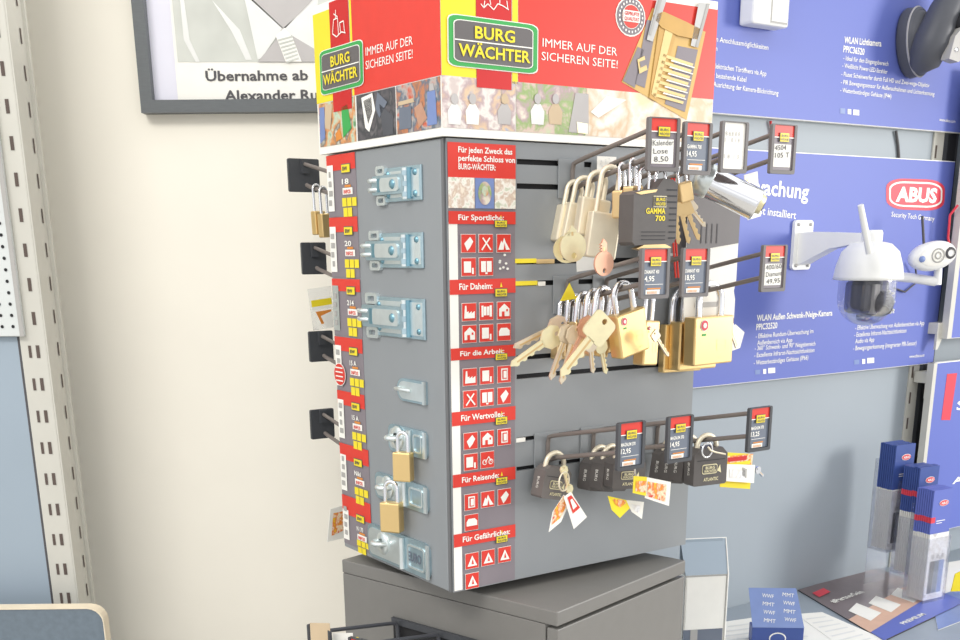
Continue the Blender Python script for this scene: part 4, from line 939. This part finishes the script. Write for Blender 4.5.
# logo ABUS
q = [(886, 178), (945, 180), (944, 211), (886, 209)]
def lq(s_, t_):
    a = Vector(q[0]).lerp(Vector(q[1]), s_); b = Vector(q[3]).lerp(Vector(q[2]), s_); c = a.lerp(b, t_); return (c.x, c.y)
def lr(i, j, m, l, r=.22): b2.P([lq(s_, t_) for s_, t_ in rrect(i, 1 - i, j, 1 - j, r, 5)], l, m)
lr(0, 0, PINKR, 1, .30); lr(.045, .09, WHITE, 2, .26); lr(.075, .15, PINKR, 3, .22)
b2.T('ABUS', lq(.15, .73), lq(.85, .73), 14, bold=2, lay=4)
b2.T('Security Tech Germany', (891, 216.5), (934, 221), 5, bold=.3)
b2.T('WLAN Au\u00dfen Schwenk-/Neige-Kamera', (756.5, 321), (832, 315.5), 6, bold=1); b2.T('PPIC32520', (756, 330), (777, 328), 6, bold=1)
for t_, p0, p1 in (('- Effektive Rundum-\u00dcberwachung im', (755.5, 338.5), (813, 333)), ('  Au\u00dfenbereich via App', (757, 345), (792, 342)), ('- 360\u00b0 Schwenk- und 90\u00b0 Neigebereich', (754.5, 350.5), (815, 345.5)), ('- Exzellente Infrarot-Nachtsichtfunktion', (754, 357.5), (814, 352)), ('- Wetterbest\u00e4ndiges Geh\u00e4use (IP66)', (753.5, 365), (808, 359.5)),
                   ('era', (888, 313.5), (894, 313)), ('- Effektive \u00dcberwachung von Au\u00dfenbereichen via App', (855, 330), (924, 325)), ('- Exzellente Infrarot-Nachtsichtfunktion', (854, 337), (906, 332.5)), ('  Audio via App', (855, 343.5), (874, 341.5)), ('- Bewegungserkennung (integrierter PIR-Sensor)', (853, 350.5), (916, 345))): b2.T(t_, p0, p1, 4.6, bold=.3)
for x, y in ((755, 374), (854, 364)):
    b2.P([(x, y - 4), (x + 5, y - 4.4), (x + 5, y), (x, y + .5)], 1, BLUEL); b2.P([(x + 8, y - 5), (x + 11, y - 5), (x + 11, y - .4), (x + 8, y)], 1, WHITE); b2.P([(x + 13, y - 6), (x + 20, y - 6.4), (x + 20, y - 1.2), (x + 13, y - .6)], 1, WHITE)
b2.T('www.abus.com', (909, 358), (924, 356.5), 3.2, bold=.3)
b2.done()
# uprights and further boards at the right
a0 = RW.px(906, 430)[0]; 
mb = MB(); mb.box(a0 - .012, a0 + .018, -.003, 0.0, .5, 3, RAIL); mb.box(a0 + .018, a0 + .062, -.0034, 0, .5, 3, HOLDD); mb.box(a0 + .03, a0 + .055, -.0037, -.0034, .5, 3, BLACK)
z = .6; mb.base = -.003
zr = RW.px(914, 397)[1]
for k in range(-14, 30):
    z = zr + k * .05; mb.rect(a0 - .006, a0 - .001, z - .011, z + .011, 1, RAILS)
tag(mb.build('shelf_upright', None, RW.w(0, .0002, 0), (0, 0, YAW)), 'slotted upright with dark channel between the blue boards at the right edge', 'shelf post')
def mb_bracket(px_, py_, label):
    a, b = RW.px(px_, py_, .03); mb = MB()
    mb.box(-.018, .016, -.005, .026, -.005, .016, RAIL, .001); mb.prism([[(-.018, -.005), (.004, -.005), (-.012, -.034), (-.018, -.034)]], -.005, .0, RAIL); mb.box(.014, .055, -.010, .004, -.002, .022, DPLA2)
    tag(mb.build('shelf_bracket', None, RW.w(a, .032, b), (0, 0, YAW)), label, 'bracket')
mb_bracket(930, 380, 'grey metal bracket clipped to the right upright, lower of two')
mb_bracket(940, 331, 'grey metal bracket clipped to the right upright, upper of two')
ab0 = RW.px(938, 440, .05)[0]
class Bd2(Bd):
    pass
b3_ = Bd('blue board with red bar at the right edge of the picture', RW.px(930, 400, .05)[0], RW.px(930, 400, .05)[0] + .5, RW.px(945, 530, .05)[1], RW.px(945, 362, .05)[1], th=.012, lift=.038)
b3_.mb.box(b3_.a0 - .001, b3_.a0 + .010, -.001, .013, b3_.z0, b3_.z1, RAIL)
b3_.P([(947, 374), (957, 373), (950, 420), (941, 420)], 1, PINKR); b3_.T('Sch', (956, 410), (985, 408), 9, bold=1); b3_.T('Ab', (952, 484), (970, 481), 6, bold=1)
b3_.done()
b4 = Bd('second blue board at the extreme right, above the bracket', RW.px(957, 280, .05)[0], RW.px(957, 280, .05)[0] + .5, RW.px(957, 338, .05)[1], 1.9, th=.012, lift=.038)
b4.mb.box(b4.a0 - .012, b4.a0 + .002, -.001, .013, b4.z0, b4.z1, RAIL); b4.done()

# cables
def cable(pts, r, m, label):
    mb = MB(); p = [RW.w(*((lambda ab: (ab[0], w_, ab[1]))(RW.px(x, y, w_)))) for x, y, w_ in pts]; o = p[0]
    mb.tube([q_ - o for q_ in p], r, m, 6); tag(mb.build('cable', None, o), label, 'cable')
cable([(896, 131, .004), (898, 145, .003), (899, 158, .003)], .0025, INK, 'dark cable crossing the gap between the two blue boards')
cable([(770.5, 121, .004), (771.5, 132, .003), (772, 152, .003)], .0022, REDD, 'thin red-brown cable in the gap left of the dark one')
cable([(915, 262, .03), (917, 282, .02), (905, 292, .02), (894, 288, .02)], .0018, INK, 'thin dark cable below the small oval camera')
cable([(958, 205, .05), (950, 215, .04), (948, 238, .04), (953, 262, .04)], .0025, PINKR, 'reddish wires hanging at the right edge by the upright')

# sensor box at top
a, b = RW.px(766, 26, .05)
t = thing('door_station', 'white plastic box at the top edge of the upper blue board', 'sensor', RW.w(a, .018, b), YAW)
mb = MB(); mb.box(-.026, .053, -.030, 0, .002, .16, WPLA, .004); mb.build('housing', t)
mb = MB(); mb.box(.013, .047, -.0320, -.029, .008, .040, WPLA, .001); mb.box(.011, .049, -.0305, -.0295, .006, .042, DPLA2); mb.build('front_cover', t)
# black floodlight camera mount
a, b = RW.px(919, 42, .04)
t = thing('floodlight_camera', 'dark grey outdoor camera on round wall mount at the top right corner', 'camera', RW.w(a, .018, b), YAW)
mb = MB(); mb.M = Matrix.Rotation(R(-16), 4, 'Y') @ Matrix.Diagonal((.60, 1, 1.0, 1))
mb.lathe([(0, 0), (.054, 0), (.056, .004), (.054, .026), (.050, .029)], DPLA, 36, 'y'); mb.lathe([(.0545, .020), (.0565, .022), (.0545, .024)], DPLA2, 36, 'y'); mb.lathe([(.050, .028), (.044, .036), (.020, .040), (0, .041)], DPLA, 36, 'y'); mb.build('wall_mount', t)
mb = MB(); mb.tube([(-.010, -.030, -.040), (-.012, -.045, -.030), (-.010, -.055, -.004), (.004, -.062, .040), (.028, -.068, .085)], [.016, .028, .031, .026, .020], DPLA, 20); mb.build('arm', t)
mb = MB(); mb.M = Matrix.Translation((.000, -.092, -.014)) @ Matrix.Rotation(R(-8), 4, 'Z'); mb.prism([[(-.014, -.022), (.008, -.026), (.020, -.018), (.022, .016), (.012, .030), (-.006, .012)]], -.004, .014, DPLA2); mb.lathe([(0, .006), (.0035, .006), (.0035, .0)], CHROME, 12, 'y', (0, 0, -.008)); mb.build('side_cover', t)
mb = MB(); mb.M = Matrix.Translation((.026, -.092, .022)); mb.lathe([(0, .02), (.014, .018), (.019, .0), (.019, -.02)], BLACK, 20, 'y'); mb.lathe([(.009, .0205), (.012, .0215), (.014, .0195)], DPLA2, 20, 'y'); mb.build('swivel_joint', t)
mb = MB(); mb.lathe([(0, -.07), (.024, -.065), (.036, -.045), (.038, .05), (.024, .075), (0, .08)], WPLA, 28, 'z', (.075, -.10, .014)); mb.build('lamp_head', t)

# dome camera
a, b = RW.px(803, 245, .02)
t = thing('dome_camera', 'white dome security camera on a bracket with upright antenna, before the lower blue board', 'camera', RW.w(a, .0165, b), YAW)
mb = MB(); mb.prism([rrect(-.026, .020, -.040, .040, .006)], -.006, 0, WPLA)
for x in (-.018, .012):
    for z in (-.033, .033): mb.lathe([(0, .0085), (.003, .008), (.003, .006)], DPLA2, 10, 'y', (x, 0, z))
mb.build('wall_plate', t)
# camera body centre: px (870,260) at about 0.19 in front of the wall
cw = .15
ca, cb = RW.px(869.5, 262, cw); dx, dz = ca - a, cb - b; dy = -(cw - .0165)
mb = MB()
n = 7
def rib(f, hw): # cross-section along the arm
    return f
secs = []
for f, zt, zb, yw in ((0, .020, -.034, .016), (.2, .020, -.022, .015), (.45, .018, -.008, .013), (.75, .015, -.003, .013), (1.0, .014, -.003, .013)):
    x = 0 + (dx + .0) * f; y = dy * f - .004; secs.append((x, y, zt + f * (dz * 0 + .004), zb + f * .004, yw))
vs = []; fs = []
dir2 = Vector((dx, dy)).normalized(); nn = Vector((-dir2.y, dir2.x))
for x, y, zt, zb, yw in secs:
    for sg, z in ((1, zt), (1, zb), (-1, zb), (-1, zt)): vs.append((x + nn.x * yw * sg, y + nn.y * yw * sg, z))
for i in range(len(secs) - 1):
    for j in range(4): fs.append((i * 4 + j, i * 4 + (j + 1) % 4, i * 4 + 4 + (j + 1) % 4, i * 4 + 4 + j))
fs += [(0, 1, 2, 3), (16, 17, 18, 19)]
mb.add(vs, fs, WPLA); mb.lathe([(0, .004), (.015, .004), (.017, .0), (.017, -.026), (0, -.026)], WPLA, 24, 'z', (dx, dy, .018)); mb.build('arm', t)
rr_ = .0545
mb = MB(); mb.lathe([(0, .031), (.020, .031), (.032, .028), (.045, .016), (.052, -.006), (rr_, -.022), (rr_ + .001, -.027), (rr_ - .006, -.028), (0, -.025)], WPLA, 40, 'z', (dx, dy, dz)); mb.build('cap', t)
mb = MB(); mb.lathe([(.0455, -.027), (.046, -.054)] + [(.046 * math.cos(R(x)), -.056 - .044 * math.sin(R(x))) for x in range(10, 91, 10)], DOME, 40, 'z', (dx, dy, dz)); mb.build('dome', t)
mb = MB(); mb.box(dx - .032, dx + .032, dy - .022, dy + .022, dz - .080, dz - .028, DPLA, .008); mb.lathe([(0, .040), (.016, .038), (.020, .030), (.020, .0)], BLACK, 20, 'y', (dx + .006, dy, dz - .065)); mb.box(dx - .016, dx - .004, dy - .028, dy - .018, dz - .08, dz - .034, DPLA2)
for k in range(7): mb.lathe([(0, .045), (.0022, .044), (.0022, .04)], WPLA, 8, 'y', (dx + .016 + .010 * math.cos(k), dy + .008, dz - .062 + .017 * math.sin(k * .9)))
mb.lathe([(0, -.093), (.012, -.091), (.014, -.083), (0, -.081)], BLUE, 16, 'z', (dx, dy, dz)); mb.build('lens_unit', t)
mb = MB(); p0_ = Vector(RW.w(*((lambda ab: (ab[0], cw + .058, ab[1]))(RW.px(869.5, 253, cw + .058))))) - Vector(t.location); p1_ = Vector(RW.w(*((lambda ab: (ab[0], cw + .058, ab[1]))(RW.px(860.5, 205, cw + .058))))) - Vector(t.location)
Ri = Matrix.Rotation(-YAW, 3, 'Z'); mb.tube([Ri @ p0_, Ri @ p0_.lerp(p1_, .5), Ri @ p1_], [.0056, .0052, .0045], WPLA, 12); mb.build('antenna', t)

# small oval camera at right
a, b = RW.px(933, 256, .09)
t = thing('bullet_camera', 'small oval white camera with black antenna right of the dome camera', 'camera', RW.w(a, .09, b), R(8))
mb = MB(); MO = Matrix.Rotation(R(-9), 4, 'Y') @ Matrix.Diagonal((.044, 1, .0255, 1)); mb.M = MO
mb.lathe([(0, .012), (.7, .011), (.92, .007), (1, .0), (.95, -.012), (.7, -.024), (0, -.028)], WPLA, 36, 'y'); mb.lathe([(0, .0126), (.66, .0122), (.68, .0115)], PAPER, 32, 'y'); mb.build('housing', t)
mb = MB(); mb.lathe([(.006, .0145), (.009, .015), (.0105, .011)], INK, 18, 'y', (.026, 0, .005)); mb.lathe([(0, .0135), (.006, .0135)], WPLA, 12, 'y', (.026, 0, .005)); mb.lathe([(.0105, .0135), (.012, .0142), (.013, .0125)], DPLA2, 18, 'y', (.003, 0, .001)); mb.lathe([(.0045, .0138), (.006, .0142), (.007, .0125)], DPLA2, 18, 'y', (.003, 0, .001)); mb.lathe([(0, .0135), (.005, .0132), (.006, .011)], BLUEL, 14, 'y', (-.026, 0, -.005)); mb.build('lens', t)
mb = MB(); mb.tube([(-.016, .006, .018), (-.024, .008, .068)], .0024, INK, 8); mb.build('antenna', t)
mb = MB(); mb.tube([(-.040, .040, -.036), (-.02, .035, -.038), (.016, .012, -.044), (.022, .012, -.040)], .0085, WPLA, 12); mb.tube([(.020, .010, -.050), (.018, .010, -.018)], .007, WPLA, 12); mb.build('arm', t)

# ------------------------------------------------------------------ shelf on the right wall with leaflets
zsh = RW.px(860, 574)[1]
mb = MB(); mb.box(-.66, .9, -.36, -.0, -.030, 0, SHELF, .001)
tag(mb.build('shelf', None, RW.w(0, 0, zsh), (0, 0, YAW)), 'grey metal shelf along the right wall holding leaflets and boxes', 'shelf')
def flat(q, label, cat, name, thick, base_m, draw, z_=0.0, group=None):
    zz = zsh + .0006 + z_
    pts = [(lambda d_: CAM + d_ * ((zz + thick - CAM.z) / d_.z))(ray(x, y)) for x, y in q]
    c = sum(pts, Vector()) / len(pts); ex = (pts[1] - pts[0]).normalized(); yaw = math.atan2(ex.y, ex.x); inv = Matrix.Rotation(-yaw, 3, 'Z')
    loc = [inv @ (p - c) for p in pts]
    mb = MB(); mb.M = Matrix.Rotation(R(-90), 4, 'X')      # x,z plane -> laid flat, -y up
    lp_ = [(p.x, p.y) for p in loc]
    mb.prism([lp_], 0, thick, base_m); mb.base = -0.0
    def mp(u, v):              # bilinear over TL TR BR BL
        A, B_, C_, D_ = [Vector(x) for x in lp_[:4]]; return tuple((A.lerp(B_, u)).lerp(D_.lerp(C_, u), v))
    draw(mb, mp)
    o = mb.build(name, None, (c.x, c.y, zz + thick), (0, 0, yaw)); return tag(o, label, cat, group)
PRT = {}
def dr_cat(mb, mp):
    mb.poly([mp(0, 0), mp(.72, 0), mp(.72, .5), mp(0, .5)], 1, CARDG) if False else None
    mb.poly([mp(0, 0), mp(1, 0), mp(1, 1), mp(0, 1)], 1, mat('brown_grey_print', (118, 106, 108), .35))
    mb.poly([mp(0, .62), mp(1, .45), mp(1, .78), mp(0, .86)], 2, mat('salmon_print', (222, 182, 158), .4))
    mb.poly([mp(0, .86), mp(1, .72), mp(1, 1), mp(0, 1)], 3, BLUE)
    for u in (.1, .34, .62): mb.poly([mp(u, .52), mp(u + .16, .46), mp(u + .2, .70), mp(u + .03, .74)], 3, PAPER)
    def tx(s_, u, v, w_, h_, m_, b_=1): 
        p = mp(u, v); e = mp(u + .1, v); an = math.atan2(e[1] - p[1], e[0] - p[0]); mb.text(s_, p[0], p[1], h_, w_, 4, m_, an, b_)
    mb.poly([mp(.06, .12), mp(.22, .10), mp(.22, .19), mp(.06, .21)], 4, PINKR)
    tx('#PartnerSein', .10, .36, .10, .014, PAPER); tx('PREMIUM', .30, .94, .08, .010, PAPER)
flat([(798, 590), (874, 567), (966, 602), (884, 641)], 'leaflet with brown, salmon and blue print lying on the shelf', 'leaflet', 'leaflet', .0012, INK, dr_cat)
def dr_w(mb, mp):
    for k in range(7): mb.poly([mp(.1, .12 + k * .1), mp(.8, .12 + k * .1), mp(.8, .145 + k * .1), mp(.1, .145 + k * .1)], 1, SHIRT)
flat([(716, 620), (748, 614), (830, 640), (880, 668), (700, 668)][:4] if False else [(722, 622), (792, 612), (870, 655), (700, 672)], 'white printed sheet lying under the blue folded card', 'paper', 'paper_sheet', .0008, WHITE, dr_w)
flat([(796, 614), (822, 612), (900, 646), (860, 660)], 'white sheet lying between the blue card and the leaflet', 'paper', 'paper_sheet', .0008, WHITE, dr_w, .0008)
def dr_b(mb, mp):
    mb.poly([mp(.0, .55), mp(1, .5), mp(1, 1), mp(0, 1)], 1, BLUEL)
flat([(925, 566), (962, 560), (990, 610), (938, 630)], 'pale blue and white sheet under the brochure rack', 'paper', 'paper_sheet', .0008, PAPER, dr_b)
# blue folded card
def world_on_shelf(px_, py_): d_ = ray(px_, py_); return CAM + d_ * ((zsh + .001 - CAM.z) / d_.z)
p = world_on_shelf(777, 645); t = thing('card_box', 'small blue cardboard box with open printed flap on the shelf', 'box', p, R(-4))
sc = 1116 / 1.80; w2 = 52 / sc / 2
mb = MB(); mb.box(-w2, w2, 0, .03, 0, .030, BLUED, .0008); mb.base = 0; mb.disc(0, .012, .014, .010, 1, PAPER); mb.disc(0, .011, .012, .009, 2, BLUED); mb.build('carton', t)
mb = MB(); mb.M = Matrix.Translation((0, .0, .030)) @ Matrix.Rotation(R(-42), 4, 'X')
mb.prism([[(-w2, 0), (w2, 0), (w2 * .82, .072), (-w2 * 1.05, .072)]], -.001, 0, BLUEL); mb.base = -.0012
for i in range(4):
    for j in range(2): mb.text('WWF' if (i + j) % 2 else 'MMT', -w2 * .55 + j * w2 * .8, .010 + i * .015 + j * .002, .007, w2 * .45, 1, PAPER, R(-8), 0)
mb.build('printed_flap', t)
# white and grey stand behind the cabinet
p = world_on_shelf(700, 655)
t = thing('display_box', 'white open display box with blue-grey top behind the cabinet corner', 'box', (p.x, p.y, zsh + .0006), R(8))
sc = 1116 / p.y
X0, X1 = -20 / sc, 26 / sc; H = 116 / sc / .95
D = .035
mb = MB(); mb.box(X0, X1, .0, .004, 0, H * .73, PAPER); mb.box(X1 - .003, X1, 0, D, 0, H * .73, WHITE); mb.box(X0, X0 + .003, 0, D, 0, H * .73, WHITE); mb.box(X0, X1, D - .003, D, 0, H * 1.0, BLUEG); mb.prism([[(X0, H * .73), (X1, H * .73), (X1, H * .0), (X0, 0)]], D - .001, D, PAPER)
mb.base = 0; mb.rect(X0, X1 - .004, 0, H * .24, 1, CARDB); mb.rect(X0 + .012, X0 + .024, 0, H * .24, 2, DPLA2); mb.rect(X0, X1, H * .715, H * .73, 1, DPLA2); mb.build('body', t)
mb = MB(); mb.add([(X0, 0, H * .73), (X1, 0, H * .73), (X1 + .004, D, H), (X0, D, H)], [(0, 1, 2, 3)], BLUEG); mb.tube([(X1, 0, 0), (X1, 0, H * .73), (X1 + .006, D, H), (X0, D, H)], .0013, WHITE, 6); mb.add([(X1, 0, H * .73), (X1 + .006, D, H), (X1 + .004, D, 0), (X1, 0, 0)], [(0, 1, 2, 3)], WPLA); mb.build('slanted_top', t)

# brochure rack
rky = YAW - R(5)
p = world_on_shelf(927, 603)
RK = Surf((p.x, p.y, zsh + .001), rky)
rk = thing('brochure_rack', 'clear acrylic three-tier brochure rack on the shelf at the right', 'brochure holder', RK.o, rky)
BW_, NB = .051, 8
tiers = [(922, 601, 493, 540, .0, BLUE, ('front blue brochure with people pictured, lowest tier of the rack', 'blue brochure standing behind the front one, lowest tier', 'brochures in the lowest tier'), .61, .71),
         (909, 574, 470, 520, .050, BLUED, ('front blue brochure in the middle tier with red band', 'blue brochure packed behind the front one, middle tier', 'brochures in the middle tier'), .58, .73),
         (886, 550, 447, 492, .100, BLUED, ('front dark blue brochure in the rear tier of the rack', 'dark blue brochure packed behind the front one, rear tier', 'brochures in the rear tier'), .58, None)]
for i, (xa, yb, yt, ya, dep, cm, label, top, red) in enumerate(tiers):
    A, zb_ = RK.px(xa, yb, -dep); zt_ = RK.px(xa, yt, -dep)[1]; zb_ = max(zb_, .003); za = RK.px(xa, ya, -dep)[1]
    H = zt_ - zb_; D_ = NB * .0048 + .003
    mb = MB(); L_, Rr = A - .003, A + BW_ + .003
    zf = 0 if i == 0 else zb_ - .004
    mb.box(L_, Rr, dep - .005, dep - .0035, zf, za, ACRYL); mb.box(L_ - .0015, L_, dep - .005, dep + D_, zf, za, ACRYL); mb.box(Rr, Rr + .0015, dep - .005, dep + D_, zf, za, ACRYL); mb.box(L_, Rr, dep - .0035, dep + D_, zf, zf + .0015, ACRYL)
    mb.box(L_, Rr, dep + D_, dep + D_ + .0015, 0, zt_ - .03, ACRYL)
    mb.build('tier', rk)
    for k in range(NB):
        mb = MB(); hb = BW_ / 2
        hk = H + random.uniform(-.001, .0015) * (k > 0)
        mb.box(-hb, hb, .0004, .0026, 0, hk - .0004, PAPER)
        mb.box(-hb - .0002, hb, -.0003, .0030, hk * top, hk, cm)
        if red: mb.box(-hb - .0006, -hb + .010, -.0005, .0032, hk * red, hk * (red + .05), PINKR)
        mb.base = -.0006
        if k == 0:
            mb.disc(hb * .1, hk * .88, .0125, .0058, 1, WHITE); mb.disc(hb * .1, hk * .88, .0115, .0050, 2, PINKR); mb.text('ABUS', hb * .1 - .008, hk * .88 - .0022, .0044, .016, 3, WHITE, 0, 1)
            mb.rect(-hb * .5, hb * .4, hk * .72, hk * .727, 1, WHITE); mb.rect(-hb * .5, hb * .1, hk * .70, hk * .706, 1, WHITE)
            mb.rect(-hb, hb, .001, hk * top, 1, BROCH)
            for j_ in range(3):
                x_ = -hb * .5 + j_ * hb * .5; mb.disc(x_, hk * .40, .004, .005, 3, SKIN, 10); mb.poly([(x_ - .006, hk * .06), (x_ + .006, hk * .06), (x_ + .007, hk * .36), (x_ - .006, hk * .36)], 2, (INK, CARDB, BLUEL)[j_])
        o = mb.build('brochure', None, RK.w(A + hb, -(dep + k * .0048), zb_), (0, 0, rky))
        tag(o, label[0] if k == 0 else label[1], 'brochure', label[2])
Mrk = Matrix.Translation(rk.location) @ Matrix.Rotation(rky, 4, 'Z')
def rx(px_): return (px_ - 927) / 500
mb = MB(); mb.prism([[(-.014, 0), (.02, 0), (.02, .03), (.008, .042), (-.010, .034)]], 0, .002, YEL)
tag(mb.build('card', None, Mrk @ Vector((rx(965), -.006, .012)), (0, 0, YAW - R(28))), 'bright yellow card at the right edge beside the brochure rack', 'card')

# ------------------------------------------------------------------ light
w_ = bpy.data.worlds.new('world'); scene.world = w_; w_.use_nodes = True
nt = w_.node_tree; bg = nt.nodes['Background']
tc = nt.nodes.new('ShaderNodeTexCoord'); sep = nt.nodes.new('ShaderNodeSeparateXYZ'); nt.links.new(tc.outputs['Generated'], sep.inputs[0])
rp = nt.nodes.new('ShaderNodeValToRGB'); nt.links.new(sep.outputs['Z'], rp.inputs[0])
e = rp.color_ramp.elements
mr = nt.nodes.new('ShaderNodeMapRange'); mr.inputs['From Min'].default_value = -1; mr.inputs['From Max'].default_value = 1
nt.links.new(sep.outputs['Z'], mr.inputs['Value']); nt.links.new(mr.outputs['Result'], rp.inputs[0])
e[0].position = 0; e[0].color = (.6, .59, .56, 1); e[1].position = 1; e[1].color = (1, 1, 1, 1)
for p_, c_ in ((.42, (.62, .62, .62)), (.5, (.95, .95, .96)), (.58, (.6, .6, .62)), (.66, (1, 1, 1))):
    x = e.new(p_); x.color = (*c_, 1)
nt.links.new(rp.outputs[0], bg.inputs['Color']); bg.inputs['Strength'].default_value = 1.0
def area(loc, tgt, sx, sy, pw, name, col=(1, 1, 1)):
    l = bpy.data.lights.new(name, 'AREA'); l.shape = 'RECTANGLE'; l.size = sx; l.size_y = sy; l.energy = pw; l.color = col
    o = bpy.data.objects.new(name, l); COL.objects.link(o); o.location = loc
    o.rotation_euler = (Vector(tgt) - Vector(loc)).to_track_quat('-Z', 'Y').to_euler()
area((3.7, 1.25, 1.95), (.6, 1.8, 1.4), .8, .9, 46, 'window_light_right', (1, .98, .95))
area((-.9, -.2, 2.9), (-.1, 1.3, 1.4), 1.2, .4, 16, 'ceiling_light_left', (1, .97, .92))
scene.view_settings.view_transform = 'Standard'; scene.view_settings.look = 'None'; scene.view_settings.exposure = 0.36; scene.view_settings.gamma = 1
